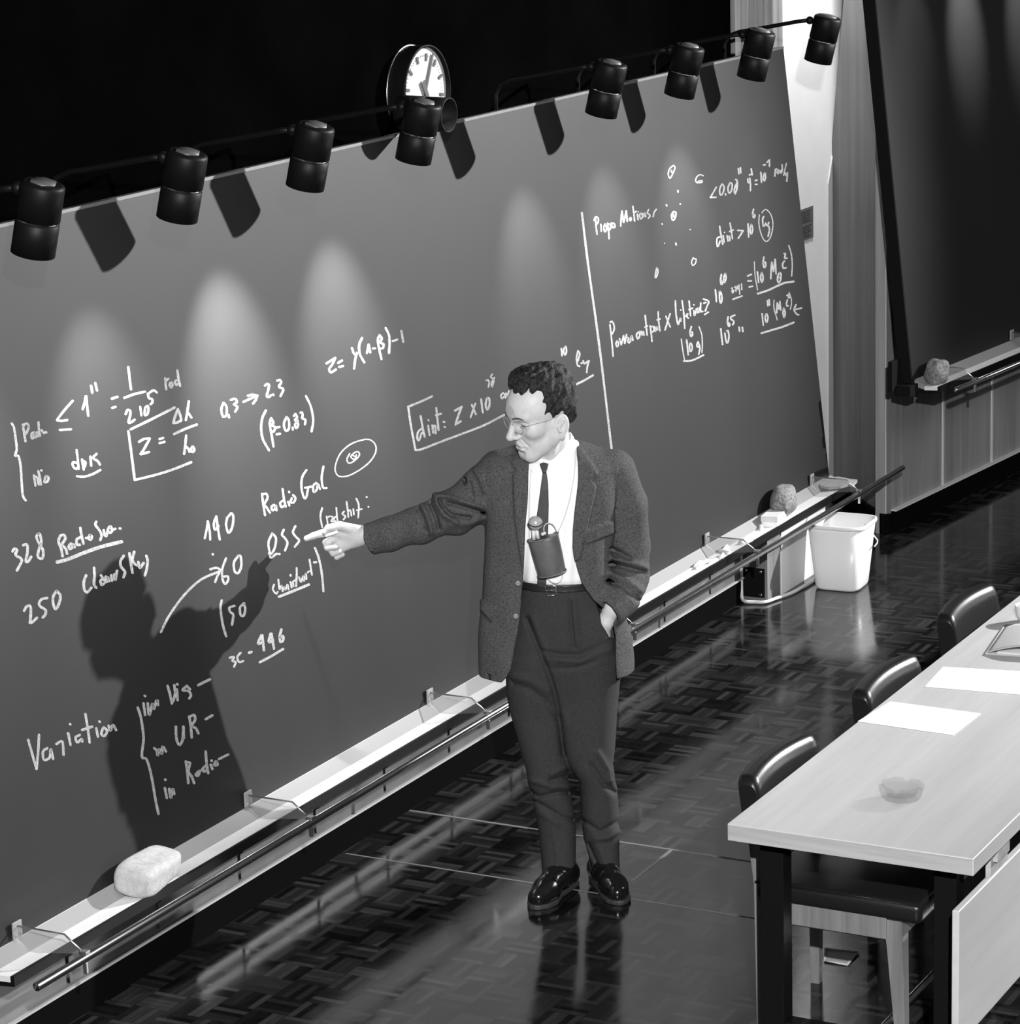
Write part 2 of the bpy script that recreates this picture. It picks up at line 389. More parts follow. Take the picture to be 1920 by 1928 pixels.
CHALK = [
 # name, x0, y0, scale, default width px, strokes
 ('size_formula', 0, 660, .20833, 4.6, [
  '105,660 125,700 140,800 150,890 135,950 165,955 185,1050 195,1200 205,1310 230,1355',
  '205,670 215,740 228,820', '205,680 240,660 258,690 240,740 225,760', '310,740 285,750 285,790 305,785 315,745 322,785',
  '345,650 350,720 360,770', '350,730 330,745 345,775', '375,720 395,745', '413,738 418,740',
  '655,455 580,540 515,625', '515,632 560,635 605,628', '540,718 640,712', '745,530 765,460 775,410 785,500 795,590',
  '822,320 832,380', '860,295 875,360', '1010,435 1060,418', '1012,518 1040,510', '1158,150 1170,250 1182,350',
  '1122,428 1210,395 1308,372', '1135,575 1150,540 1175,545 1175,590 1160,650 1190,645 1215,625', '1265,510 1275,585',
  '1310,520 1305,580 1330,575 1340,530 1330,500 1310,520', '1335,390 1345,430 1375,440 1375,470 1360,485', '1345,385 1385,360 1415,380',
  '1490,250 1500,350', '1495,275 1520,255', '1550,290 1530,300 1535,325 1550,330 1560,300', '1600,180 1610,250 1625,320', '1605,265 1580,280 1590,310 1612,300',
  '305,1130 318,1220', '310,1140 335,1150 350,1210', '345,1090 360,1150 368,1210', '370,1083 374,1085', '410,1135 400,1190 430,1180 435,1145 410,1135',
  '690,900 700,980 708,1070', '700,1020 660,1010 655,1040 680,1070 700,1060', '740,985 755,1075', '745,1000 770,1010 765,1050', '815,960 822,1040',
  '870,935 840,970 880,1000 900,1030', '695,1137 760,1140 840,1115 905,1080']),
 ('redshift_formula', 0, 660, .20833, 4.8, [
  '1575,515 1400,605 1180,712', '1158,730 1185,930 1215,1170', '1215,1170 1400,1125 1560,1075 1725,1010',
  '1605,530 1580,600 1565,655', '1565,655 1600,650 1635,632', '1605,530 1625,580 1637,630', '1705,460 1690,560 1678,628', '1692,555 1710,580 1728,605',
  '1570,755 1680,705 1775,670', '1255,825 1300,800 1350,795', '1350,800 1300,890 1270,935', '1270,937 1345,918', '1440,800 1472,790', '1440,838 1485,825',
  '1680,770 1672,850 1662,935', '1675,865 1700,890 1710,915', '1740,865 1725,895 1740,918 1755,895 1740,865']),
 ('velocity_formula', 380, 600, .20833, 4.2, [
  '1125,405 1165,380 1205,355', '1205,355 1180,410 1150,455 1165,485 1210,460', '1230,400 1265,378', '1240,437 1275,428',
  '1355,265 1370,310 1390,330', '1400,310 1385,370 1375,450', '1445,175 1420,240 1425,320 1465,395', '1490,310 1505,235', '1505,235 1520,305', '1545,270 1562,268',
  '1605,150 1590,190 1600,270 1622,365', '1605,150 1625,180 1610,215 1640,230 1635,265 1612,270', '1660,85 1690,150 1695,230 1690,310', '1725,203 1765,188', '1800,110 1818,210',
  '195,760 175,820 190,885 220,870 222,800 195,760', '240,870 243,892', '260,735 300,725 315,755 290,775 320,800 300,840',
  '375,752 440,722 500,695', '415,697 460,688 500,697', '500,697 485,735 462,768', '570,605 590,590 605,605 595,660 585,700 605,708 625,690', '643,686 645,690',
  '680,560 705,555 715,580 695,615 735,640 710,700', '578,830 545,900 535,990 550,1090 605,1190', '625,900 612,950 630,1060 645,1155', '625,900 645,940 630,965 660,980 650,1020 635,1020',
  '675,985 700,978', '675,1045 705,1040', '765,890 740,950 755,1010 785,995 785,920 765,890', '820,985 820,1003',
  '845,860 860,890 840,915 870,950 855,990 840,960 865,920', '830,880 845,860', '890,850 905,850 910,880 905,900 935,915 930,955', '940,700 985,800 1005,920 990,1020']),
 ('galaxy_sketch', 380, 600, .20833, 2.6, [
  '1480,1090 1400,1110 1320,1150 1250,1220 1210,1310 1205,1380 1240,1425 1320,1420 1420,1370 1510,1300 1565,1220 1570,1150 1530,1100 1480,1090',
  '1335,1220 1310,1270 1325,1305 1370,1290 1420,1240 1415,1205 1380,1210 1345,1250 1380,1270 1395,1230', '1360,1235 1400,1260 1370,1280']),
 ('source_count', 0, 950, .16667, 5.0, [
  '140,530 160,500 190,515 175,570 235,610 240,650 190,745', '260,460 295,450 310,480 305,560 290,640 320,640 350,590',
  '430,330 410,370 440,440 485,520 480,600 450,610 425,580 440,500 465,430 450,340 430,330', '680,350 660,420 690,500 705,585', '680,350 720,345 735,390 700,450 740,500 755,555',
  '800,440 775,470 785,500 815,485 825,450 840,480', '905,265 920,350 940,440', '905,370 865,395 865,450 900,455', '970,380 1000,370', '1015,345 1000,380 1025,395 1035,360 1015,345',
  '1085,195 1075,230 1120,290 1145,350 1130,400', '1170,290 1180,340 1200,355 1210,310', '1235,250 1215,290 1240,320 1265,290 1250,250', '1265,290 1300,275', '1352,270 1358,270',
  '@6.6 645,650 760,620 960,540 1150,475 1370,420', '970,800 945,870 950,960 985,990 1030,940', '1060,715 1065,800 1060,900 1085,940', '1140,800 1160,840 1135,860 1145,905 1170,895',
  '1195,815 1180,860 1205,875 1215,820 1230,865', '1255,800 1262,860', '1290,790 1300,855 1320,750', '1395,580 1360,640 1365,700 1410,760 1395,820', '1460,550 1475,660 1495,770',
  '1515,535 1495,620 1520,670 1555,690', '1560,650 1580,715 1620,660', '1650,580 1665,640 1655,730 1635,800',
  '270,1200 300,1150 340,1150 345,1230 335,1335', '335,1335 360,1330 415,1280', '530,1055 470,1070 440,1110 450,1150 510,1190 510,1240 480,1275', '640,975 600,1040 600,1120 625,1180 665,1120 680,1030 640,975']),
 ('number_column', 290, 860, .22917, 4.4, [
  '415,670 430,600 440,530', '440,530 455,610 460,680', '510,490 490,550 500,600 530,570', '510,490 525,600 538,680', '600,500 590,560 610,625 640,580 650,500 635,465 610,490', '480,800 482,803',
  '590,835 560,920 560,1000 580,1045 605,1020 605,985 575,985', '690,815 655,870 660,940 690,955 715,900 710,820 690,815', '55,1440 120,1310 210,1180 300,1080 400,1000 540,940', '460,925 510,912 545,930', '545,930 520,980 500,1030',
  '555,1180 545,1240 560,1360 580,1440 592,1475', '660,1225 620,1240 625,1275 650,1300 640,1380', '740,1205 705,1240 710,1300 735,1305 748,1250 735,1205']),
 ('radio_galaxy_words', 290, 860, .22917, 4.2, [
  '885,305 895,390 910,480', '890,310 920,305 930,340 905,390 925,420 950,460', '985,395 965,410 970,440 990,430 1000,400 1005,440', '1055,265 1065,340 1080,410', '1060,360 1035,380 1045,415 1070,400',
  '1100,370 1110,400', '1108,288 1109,292', '1130,340 1120,375 1145,375 1160,340 1140,315', '1250,110 1215,170 1210,260 1230,335 1250,330 1265,250', '1240,255 1290,245',
  '1330,215 1305,240 1310,290 1335,270 1345,225 1360,265', '1390,80 1375,170 1385,250 1415,258',
  '970,630 940,700 945,770 960,800 990,750 1000,670 970,630', '945,790 960,830 1000,800 1030,800', '1065,600 1050,640 1075,670 1095,710 1075,770', '1160,570 1140,620 1165,660 1190,690 1155,740',
  '@3.4 1380,420 1365,490 1380,580', '@3.2 1415,490 1425,555', '@3.2 1420,500 1440,490', '@3.2 1455,490 1470,500 1455,530 1480,530', '@3.2 1495,420 1500,480 1505,530', '@3.2 1495,490 1475,510 1490,535',
  '@3.4 1560,450 1545,470 1570,490 1555,515', '@3.4 1580,370 1590,440 1595,495', '@3.2 1590,450 1610,440 1620,485', '@3.2 1635,430 1640,475', '@3.4 1660,345 1680,400 1675,500', '@3.2 1665,440 1705,430', '@3.2 1744,331 1747,333', '@3.2 1759,411 1761,413',
  '1320,750 1350,830 1375,950 1390,1105', '@3.4 985,1050 975,1090 1000,1125 1015,1110', '@3.4 1020,1010 1030,1090 1045,1060 1055,1105', '@3.4 1055,1105 1070,1070 1080,1095 1095,1050 1105,1090', '@3.4 1120,1030 1130,1075', '1120,973 1121,977',
  '@3.6 1170,915 1170,990 1165,1065', '@3.4 1165,1010 1140,1030 1145,1065', '@3.4 1190,990 1205,1030 1225,980 1230,1020', '@3.4 1230,1020 1245,960 1250,1005', '@3.6 1275,845 1285,910 1295,970', '@3.4 1262,950 1275,940', '1312,868 1330,866', '@5.0 1025,1150 1150,1100 1270,1050']),
 ('variation_note', 20, 1190, .3125, 4.8, [
  '105,650 130,740 155,825', '155,825 165,720 170,620', '220,700 195,720 200,770 235,755 240,705 255,765', '275,675 310,660 318,740', '345,610 360,680', '357,554 359,556', '415,620 390,635 400,665 425,645 430,660',
  '450,495 465,590 475,665', '430,590 490,570', '515,580 525,630', '534,539 536,541', '555,580 545,615 565,625 580,595 560,575', '590,565 600,595 615,560 635,590',
  '765,455 785,520 800,640 790,750 820,770 850,880 870,1000 890,1095', '800,430 810,500', '807,384 809,386', '825,430 835,500 855,430 862,465 880,410 888,440', '945,325 960,380 970,430', '970,430 990,380 985,320',
  '1000,345 1005,410', '1002,314 1004,316', '1060,325 1035,350 1070,355 1085,380 1075,400', '1060,325 1080,345', '1130,320 1200,285', '865,700 880,715 885,745 895,705 910,735 915,690 935,720',
  '995,570 998,640 1015,680 1035,650 1040,570', '1040,570 1042,640', '1075,510 1085,570 1090,635', '1080,510 1105,500 1110,530 1090,565 1115,580 1130,610', '1175,525 1215,502', '928,940 940,1000', '930,889 931,891',
  '955,945 965,1000 975,945 985,975', '1055,780 1065,850 1070,910', '1060,785 1080,790 1070,840 1090,870 1105,910', '1130,840 1115,860 1130,865 1140,835', '1175,720 1180,790 1190,850', '1180,800 1155,825 1165,840 1185,825',
  '1205,800 1215,825', '1210,774 1211,776', '1235,780 1225,800 1245,800 1240,780', '1255,765 1310,738',
  '@4 1320,155 1345,150 1335,175 1355,180 1345,210', '@4 1385,125 1365,150 1375,180 1400,175', '1435,125 1450,120', '1510,20 1490,70 1520,60', '1515,20 1525,110', '1565,10 1555,60 1580,50', '1570,10 1585,100', '1630,-15 1620,30 1625,60 1640,50 1640,25 1622,30', '1500,182 1570,145 1640,102']),
 ('distance_formula', 740, 640, .21875, 3.9, [
  '335,485 250,525 130,575', '128,575 150,730 190,945', '190,948 240,942 400,880 600,805 780,735 955,645', '235,655 250,740 270,835', '250,760 215,790 205,840 220,865 245,800', '300,740 312,820', '301,691 303,693',
  '335,735 345,800', '340,750 360,740 365,805', '370,585 380,680 390,775', '365,650 410,635', '432,705 440,708', '438,748 445,750', '530,610 590,575', '590,575 560,650 535,730', '535,730 580,700', '675,560 710,640', '705,550 665,665',
  '755,510 770,625', '805,500 795,560 810,600 828,560 825,505 805,500', '@3 800,350 815,345 825,370 818,405', '@3 850,295 840,320 865,345 850,405 845,370 870,325', '@3 945,455 925,480 935,505 950,490', '@3 955,465 965,500', '@3 970,460 980,490 995,440',
  '@3.2 1447,75 1453,135', '@3.2 1475,60 1465,100 1478,130 1490,100 1485,60 1475,60', '@3.2 1425,235 1435,232 1443,245', '@3.2 1590,95 1578,150 1585,215 1605,228', '@3.2 1590,95 1605,120 1590,180', '1619,199 1621,201', '@3.2 1635,180 1645,205 1680,180', '@3.2 1685,180 1670,230 1665,280', '1555,392 1640,350 1718,305']),
 ('dividing_line', 0, 0, 1.0, 4.2, ['1095,401 1107,500 1129,660 1151,846']),
 ('proper_motions_note', 1090, 290, .1302, 2.9, [
  '235,930 245,1050 258,1160', '215,960 240,910 275,930 275,980 250,1020', '312,1020 318,1115', '375,1010 355,1060 370,1125 395,1080 375,1010', '410,1000 425,1120 433,1225', '420,1010 450,1020 450,1080 430,1100', '465,1000 480,1060 510,1060', '480,1000 510,1010 515,1060',
  '600,1040 605,940 620,825', '620,825 640,985', '645,985 665,900 680,825', '680,825 695,975', '740,915 727,945 745,965 752,930 740,915', '775,755 790,870 800,970', '790,850 825,830', '840,870 852,950', '852,834 854,836', '890,850 870,890 890,940 915,900 890,850', '920,860 930,915 950,850 960,905', '1005,805 985,850 1025,890 1000,930', '1115,800 1085,840 1070,905',
  '@2.3 1365,165 1310,210 1285,290 1310,350 1350,290 1385,200 1365,165', '1335,240 1338,265', '@2.2 1795,315 1740,300 1690,350 1695,410 1770,410 1775,385 1720,395', '1428,530 1430,550', '1258,735 1266,750', '1461,723 1463,725', '1197,1011 1199,1013', '@2 1605,1093 1606,1094', '@2 1235,1290 1236,1291', '1398,1290 1402,1315',
  '1365,830 1335,890 1350,955 1385,930 1400,850 1365,830', '1360,870 1365,910', '@2.1 1650,1500 1625,1560 1640,1610 1680,1580 1690,1520 1660,1515', '1125,1640 1110,1700 1100,1785 1120,1770 1140,1700 1125,1640']),
 ('angle_formula', 1290, 290, .1302, 3.0, [
  '445,480 400,560 360,628', '360,628 440,625', '530,430 495,510 505,590 540,570 560,480 530,430', '580,575 582,592', '645,410 615,490 630,565 665,530 675,440 645,410', '725,370 745,380 750,470 720,570 705,520 730,440', '745,400 740,500 720,575',
  '765,210 773,285', '795,200 800,270', '900,360 905,410 930,410', '930,350 940,440 938,530', '925,302 945,298', '950,215 965,300', '1010,385 1035,375', '1012,438 1035,438', '1090,265 1100,410', '1135,285 1125,350 1140,390 1158,340 1150,280 1135,285', '1125,160 1155,155', '1180,120 1215,85', '1215,85 1215,180',
  '1300,220 1292,320', '1300,230 1320,215', '1345,230 1325,260 1340,285 1355,240', '1395,155 1400,230 1385,275', '1395,230 1370,250 1380,275', '@2.4 1460,135 1440,220 1420,310', '1440,270 1450,310 1470,280', '1475,270 1470,330 1465,395',
  '495,1045 515,1180 540,1305', '520,1190 460,1220 455,1310 470,1335 500,1260', '545,1180 560,1275', '564,1134 566,1136', '600,1180 615,1260', '610,1200 635,1190 645,1250', '645,1000 665,1120 680,1225', '640,1120 690,1100', '755,1105 835,1108', '835,1108 800,1165 765,1220',
  '905,1010 915,1200', '955,1015 935,1080 950,1160 972,1090 955,1015', '985,800 972,860 985,920 1003,905 1000,875 980,880', '@2.0 1105,850 1135,815 1170,805 1225,860 1260,960 1260,1080 1225,1210 1170,1265 1120,1220 1080,1110 1060,990 1068,880',
  '1130,905 1115,950 1125,1040 1145,1030 1160,1000', '1165,1010 1185,1040 1205,990', '1205,1050 1215,1100 1195,1190']),
 ('power_output_note', 1130, 470, .11413, 3.0, [
  '155,1240 175,1400 195,1600 207,1760', '160,1200 190,1185 220,1240 225,1320 185,1400', '280,1500 255,1550 275,1605 298,1560 280,1500', '315,1470 345,1570', '345,1570 380,1420', '380,1420 400,1550', '400,1550 430,1400', '450,1450 470,1480 450,1500 465,1540 495,1510', '505,1440 500,1510 520,1420 535,1495',
  '640,1350 595,1400 610,1470 645,1430 640,1350', '670,1350 680,1410 705,1350 715,1410', '738,1085 755,1260 770,1410', '735,1280 775,1262', '820,1260 840,1400 850,1515', '825,1280 870,1270 880,1340 845,1360', '890,1270 905,1350 930,1270 940,1320', '952,1025 960,1180 980,1340', '935,1160 985,1145',
  '1080,1100 1110,1180 1150,1275', '1150,1055 1110,1180 1065,1325', '1235,845 1245,1050 1270,1210', '1270,1210 1285,1235 1320,1130 1325,1180', '1324,994 1326,996', '1345,845 1370,1030 1390,1300', '1385,1110 1440,1060', '1420,1070 1435,1060 1425,1110 1450,1130', '1460,850 1475,980 1485,1090', '1460,990 1520,965',
  '1540,1010 1550,1090 1575,1010', '1539,911 1541,913', '1580,980 1590,1050 1610,960 1625,1040 1640,960', '1655,880 1650,960 1660,1020 1690,1020', '1700,815 1785,855 1760,930 1730,1015', '1705,885 1740,870', '1720,1070 1780,1030',
  '1500,1270 1480,1350 1490,1430 1518,1410 1515,1360 1485,1370', '@2.2 1335,1475 1355,1640 1385,1810', '1420,1490 1435,1620 1447,1735', '1470,1550 1470,1640 1490,1680 1515,1620 1495,1550 1470,1550', '1610,1520 1590,1570 1600,1610 1635,1590', '1610,1520 1640,1620 1620,1730', '@2.2 1625,1270 1670,1400 1680,1560 1675,1700', '@3.4 1375,1838 1500,1830 1600,1790 1700,1740']),
 ('energy_formula', 1320, 460, .109375, 3.1, [
  '@1.8 910,300 925,550 965,785', '965,475 985,655', '1040,485 1018,560 1040,655 1062,580 1040,485', '1075,220 1062,320 1080,400 1105,370 1100,310 1070,320', '1195,590 1200,450 1210,310', '1210,310 1240,470', '1240,470 1270,260', '1270,260 1285,510', '1345,485 1310,570 1325,660 1365,610 1370,510 1345,485', '1325,575 1365,565',
  '1430,285 1398,340 1410,410 1455,405', '1420,160 1445,160 1440,200 1435,240 1475,240', '@2.4 1505,20 1550,180 1565,350 1555,545', '@3.8 970,850 1150,790 1300,720 1430,665 1590,640', '795,545 860,518', '800,632 860,630', '822,735 878,722',
  '345,520 330,620 345,690 362,660 345,620', '410,500 385,570 395,660 425,580 410,500', '240,785 250,880 258,985', '310,810 315,950 335,1015 355,930 335,830 310,810', '@2.4 520,760 535,750 530,800 540,840 560,790', '@2.4 570,740 590,730 595,810', '@2.4 620,720 615,770 640,760 650,700', '@2.4 645,700 660,860', '@2.4 690,680 695,780', '545,945 620,918 700,890',
  '1135,970 1143,1060', '1165,955 1172,1045', '@2 1250,960 1250,1100 1305,1300', '1295,1180 1305,1010', '1305,1010 1330,1110', '1330,1110 1350,985', '1350,985 1365,1130', '1415,1100 1405,1190 1425,1260 1440,1180 1425,1105', '1480,960 1465,1010 1470,1060 1495,1060', '1475,880 1500,865 1500,920 1530,910', '@2 1510,830 1545,930 1550,1030 1530,1120',
  '1630,1040 1595,1130 1640,1200 1675,1215', '1600,1130 1725,1095', '1045,1195 1055,1300 1065,1390', '1105,1210 1100,1290 1125,1345 1145,1260 1125,1200 1105,1210', '@3.6 1035,1530 1200,1480 1400,1420 1590,1345', '460,1250 450,1340 470,1415 490,1380 460,1340', '575,1220 510,1250 515,1290 560,1330 540,1385', '335,1455 350,1600 365,1725', '405,1530 425,1660 450,1700 475,1600 460,1490 440,1490', '650,1425 657,1495', '705,1430 715,1500']),
]
def chalk_mesh(strokes, x0, y0, s, wdef):
    bm = new()
    for st in strokes:
        wpx = wdef
        parts = st.split()
        if parts[0][0] == '@': wpx = float(parts[0][1:]); parts = parts[1:]
        P = [np.array([float(v) for v in p.split(',')])*s + (x0, y0) for p in parts]
        C = catmull(P, 5) if len(P) > 2 else P
        n = len(C); L, R = [], []
        for i in range(n):
            d = C[min(i+1, n-1)] - C[max(i-1, 0)]; d = d/(np.linalg.norm(d)+1e-9); nn = np.array([-d[1], d[0]])
            ww = wpx/2*(0.92+0.16*random.random())
            L.append(C[i]+nn*ww); R.append(C[i]-nn*ww)
        d0 = (C[0]-C[1])/(np.linalg.norm(C[0]-C[1])+1e-9); d1 = (C[-1]-C[-2])/(np.linalg.norm(C[-1]-C[-2])+1e-9)
        def arc(c, d):
            a = math.atan2(d[1], d[0]); return [c + wpx/2*np.array([math.cos(a+t), math.sin(a+t)]) for t in (-0.9, -0.3, 0.3, 0.9)]
        lift = 0.0004+0.0005*random.random()
        up = lambda p: bm.verts.new(bdpt(*p) - BN*(lift))
        vl = [up(p) for p in L]; vr = [up(p) for p in R]
        for i in range(n-1): bm.faces.new((vl[i], vl[i+1], vr[i+1], vr[i]))
        a0 = [up(p) for p in arc(C[0], d0)]; a1 = [up(p) for p in arc(C[-1], d1)]
        try:
            bm.faces.new([vr[0]]+a0[::-1]+[vl[0]]) ; bm.faces.new([vl[-1]]+a1[::-1]+[vr[-1]])
        except ValueError: pass
    r = bmesh.ops.extrude_face_region(bm, geom=bm.faces[:])
    vs = [e for e in r['geom'] if isinstance(e, bmesh.types.BMVert)]
    bmesh.ops.translate(bm, verts=vs, vec=Vector(BN*0.0004))
    return bm
def stroke_px(st, s, x0, y0):
    parts = st.split()
    if parts[0][0] == '@': parts = parts[1:]
    return np.array([[float(v) for v in p.split(',')] for p in parts])*s + (x0, y0)
for nm, x0, y0, s, wd_, strokes in CHALK:
    # words and formulas that stand apart become parts of their own
    dense = []
    for st in strokes:
        P_ = stroke_px(st, s, x0, y0); dense.append(np.concatenate([P_[i]+(P_[i+1]-P_[i])*np.linspace(0, 1, 8)[:, None] for i in range(len(P_)-1)]))
    lab = list(range(len(strokes)))
    for i in range(len(strokes)):
        for j in range(i):
            if lab[i] != lab[j] and np.sqrt(((dense[i][:, None]-dense[j][None])**2).sum(2)).min() < 7+1.6*wd_:
                a_, b_ = lab[i], lab[j]; lab = [b_ if q == a_ else q for q in lab]
    for L_ in sorted(set(lab)):
        obj(nm, chalk_mesh([st for st, q in zip(strokes, lab) if q == L_], x0, y0, s, wd_), M['chalk_line'], board)
# wiped chalk smear near the right-hand formulas: densest in the middle, feathered out
def smear_mat():
    q = NT('chalk_smear'); out = q.t.nodes['Material Output']; tr = q.n('ShaderNodeBsdfTransparent'); mx = q.n('ShaderNodeMixShader')
    q.b.inputs['Base Color'].default_value = g(0.3); q.b.inputs['Roughness'].default_value = 0.95; q.b.inputs['Specular IOR Level'].default_value = 0.05
    at = q.n('ShaderNodeAttribute'); at.attribute_name = 'density'
    tc = q.n('ShaderNodeTexCoord'); nz = q.n('ShaderNodeTexNoise'); nz.inputs['Scale'].default_value = 22; nz.inputs['Detail'].default_value = 4
    q.l(tc.outputs['Object'], nz.inputs['Vector'])
    q.l(q.math('MULTIPLY', q.math('MULTIPLY', at.outputs['Fac'], nz.outputs['Fac']), 0.42), mx.inputs[0])
    q.l(tr.outputs[0], mx.inputs[1]); q.l(q.b.outputs[0], mx.inputs[2]); q.l(mx.outputs[0], out.inputs['Surface'])
    return q.m
SME = [(1344, 585), (1350, 574), (1356, 580), (1362, 567), (1372, 565), (1386, 578), (1390, 600), (1396, 625), (1390, 650), (1372, 660), (1354, 645), (1346, 615)]
ctr = np.array([1366, 608.0]); bm = new(); dl = bm.verts.layers.float.new('density'); prev = None
c_ = bm.verts.new(bdpt(*ctr)-BN*0.0002); c_[dl] = 1.0
SM2 = [np.array(p) for p in catmull(SME+SME[:1], 4)][:-1]
for f, dv in ((0.35, 0.85), (0.7, 0.45), (1.15, 0.0)):
    ring = []
    for p in SM2:
        v = bm.verts.new(bdpt(*(ctr+(p-ctr)*f))-BN*0.0002); v[dl] = dv; ring.append(v)
    n_ = len(ring)
    for k in range(n_):
        if prev is None: bm.faces.new((c_, ring[k], ring[(k+1) % n_]))
        else: bm.faces.new((prev[k], ring[k], ring[(k+1) % n_], prev[(k+1) % n_]))
    prev = ring
obj('chalk_smear', bm, smear_mat(), board)
fix(board)

# ------------------------------------------------------------------ chalk tray with rail and clear brackets
M['bracket'] = mat('bracket_plate', 0.24, 0.35)
def chalk_tray(name, x0, x1, rx0, rx1, ybase, zbase, brk, mats, M4=None):
    """section in (out, z) measured from the foot of the board"""
    T = M4 if M4 is not None else Matrix.Translation((0, ybase, zbase)) @ Matrix.Scale(-1, 4, (0, 1, 0))
    root = empty(name, T @ Vector(((x0+x1)/2, 0.06, -0.05)))
    def P(x, o, z): return T @ Vector((x, o, z))
    def sweep(nm, sec, m, a=x0, b=x1):
        bm = new(); extrude_poly(bm, [P(a, o, z) for o, z in sec], P(b, 0, 0)-P(a, 0, 0)); return obj(nm, bm, m, root)
    sweep('back_ledge', [(-0.005, 0.010), (0.0, 0.003), (0.044, -0.026), (0.044, -0.042), (-0.005, -0.03)], mat('ledge_grey', 0.25, 0.5))
    sweep('trough', [(0.044, -0.026), (0.108, -0.024), (0.108, -0.040), (0.044, -0.044)], mats[0])
    sweep('front_lip', [(0.108, -0.022), (0.118, -0.019), (0.121, -0.021), (0.121, -0.050), (0.02, -0.062), (0.02, -0.046), (0.108, -0.041)], mats[1], x0-0.001, x1+0.001)
    bm = new(); tube(bm, [P(rx0, 0.228, -0.015), P(rx1, 0.228, -0.015)], 0.0125, 16); obj('rail', bm, mats[2], root, True)
    for x in brk:
        bm = new()
        m = T @ Matrix.Translation((x, 0.0, 0.03)); box(bm, (-0.02, 0.002, -0.022), (0.02, 0.008, 0.026), m, 0.002)
        for sx in (-0.011, 0.011): lathe(bm, m @ Vector((sx, 0.007, -0.012)), (m.to_3x3() @ Vector((0, 1, 0))), [(0, 0.004), (0.003, 0.004), (0.004, 0.002)], 10)
        fl = obj('bracket', bm, M['bracket'], root)
        bm = new(); extrude_poly(bm, [P(x-0.0015, 0.008, 0.042), P(x-0.0015, 0.165, 0.042), P(x-0.0015, 0.222, -0.003), P(x-0.0015, 0.10, -0.021), P(x-0.0015, 0.05, -0.03), P(x-0.0015, 0.008, 0.005)], P(x+0.0015, 0, 0)-P(x-0.0015, 0, 0))
        obj('clear_plate', bm, M['pane'], fl)
        bm = new(); tube(bm, [P(x, 0.008, 0.043), P(x, 0.165, 0.043), P(x, 0.224, -0.002)], 0.0028, 8); 
        box(bm, (-0.011, -0.012, -0.004), (0.011, 0.012, 0.006), T @ Matrix.Translation((x, 0.228, 0.0)), 0.002)
        box(bm, (-0.005, -0.006, -0.05), (0.005, 0.006, -0.018), T @ Matrix.Translation((x, 0.228, -0.01)), 0.002)
        obj('clamp', bm, M['steel'], fl)
    root_fix(root)
    return root
def root_fix(root):
    inv = Matrix.Translation(-root.location)
    for c in root.children: c.matrix_parent_inverse = inv
tr = chalk_tray('chalk_tray', 5.905, 12.05, 5.86, 12.42, 4.80, 0.388, (6.078, 7.252, 8.403, 9.566, 10.733, 11.876), (M['tray_white'], M['black'], M['chrome']))
tag(tr, 'long white chalk tray with chrome rail and clear brackets under the big board', 'chalk tray')

# ------------------------------------------------------------------ second board on the wood wall, with its own tray
OFF2 = 0.26
t2 = wallpt(1716.8, 715.7, OFF2)[0]; z2 = wallpt(1716.8, 715.7, OFF2)[1] - 0.005
b2 = empty('blackboard', tuple(wp(t2+0.8, OFF2, z2))); tag(b2, 'dark empty chalkboard on the wood-panelled wall at upper right', 'blackboard')
def bw(t, off, z): return wp(t, off, z)
def leanbox(bm, t0, t1, h0, h1, o0, o1):
    m = Matrix(((WD[0], -WN[0], 0, W0[0]), (WD[1], -WN[1], 0, W0[1]), (0, 0, 1, 0), (0, 0, 0, 1))) @ Matrix.Translation((0, OFF2, z2)) @ Matrix.Rotation(TB, 4, 'X')
    box(bm, (t0, o0, h0), (t1, o1, h1), m)
bm = new(); leanbox(bm, t2, t2+2.6, 0.0, 2.2, -0.004, 0.0); obj('writing_surface', bm, M['board_dark'], b2)
bm = new(); leanbox(bm, t2-0.012, t2, 0.0, 2.2, -0.055, 0.004); leanbox(bm, t2, t2+2.6, 0.0, 2.2, -0.055, -0.005); obj('frame', bm, M['black_matt'], b2)
bm = new(); wbox(bm, t2-0.10, t2-0.012, OFF2-0.07, OFF2-0.05, z2-0.04, z2+0.10); wbox(bm, t2-0.06, t2+0.02, OFF2-0.06, OFF2+0.02, z2-0.06, z2-0.012); obj('corner_bracket', bm, M['black_matt'], b2)
root_fix(b2)
T2 = Matrix(((WD[0], -WN[0], 0, W0[0]), (WD[1], -WN[1], 0, W0[1]), (0, 0, 1, 0), (0, 0, 0, 1))) @ Matrix.Translation((0, OFF2, z2+0.0))
tc_ = wallpt(1769.5, 723.4, OFF2+0.12)[0]; tr_ = wallpt(1799, 726, OFF2+0.228)[0]; tb_ = wallpt(1903, 629, OFF2)[0]
tray2 = chalk_tray('chalk_tray', tc_, tc_+2.4, tr_, tr_+2.8, 0, 0, (wallpt(1835.6, 712, OFF2+0.228)[0], tb_), (M['tray_white'], M['black'], M['chrome']), T2)
tag(tray2, 'short stretch of chalk tray under the dark empty board at the right edge', 'chalk tray')

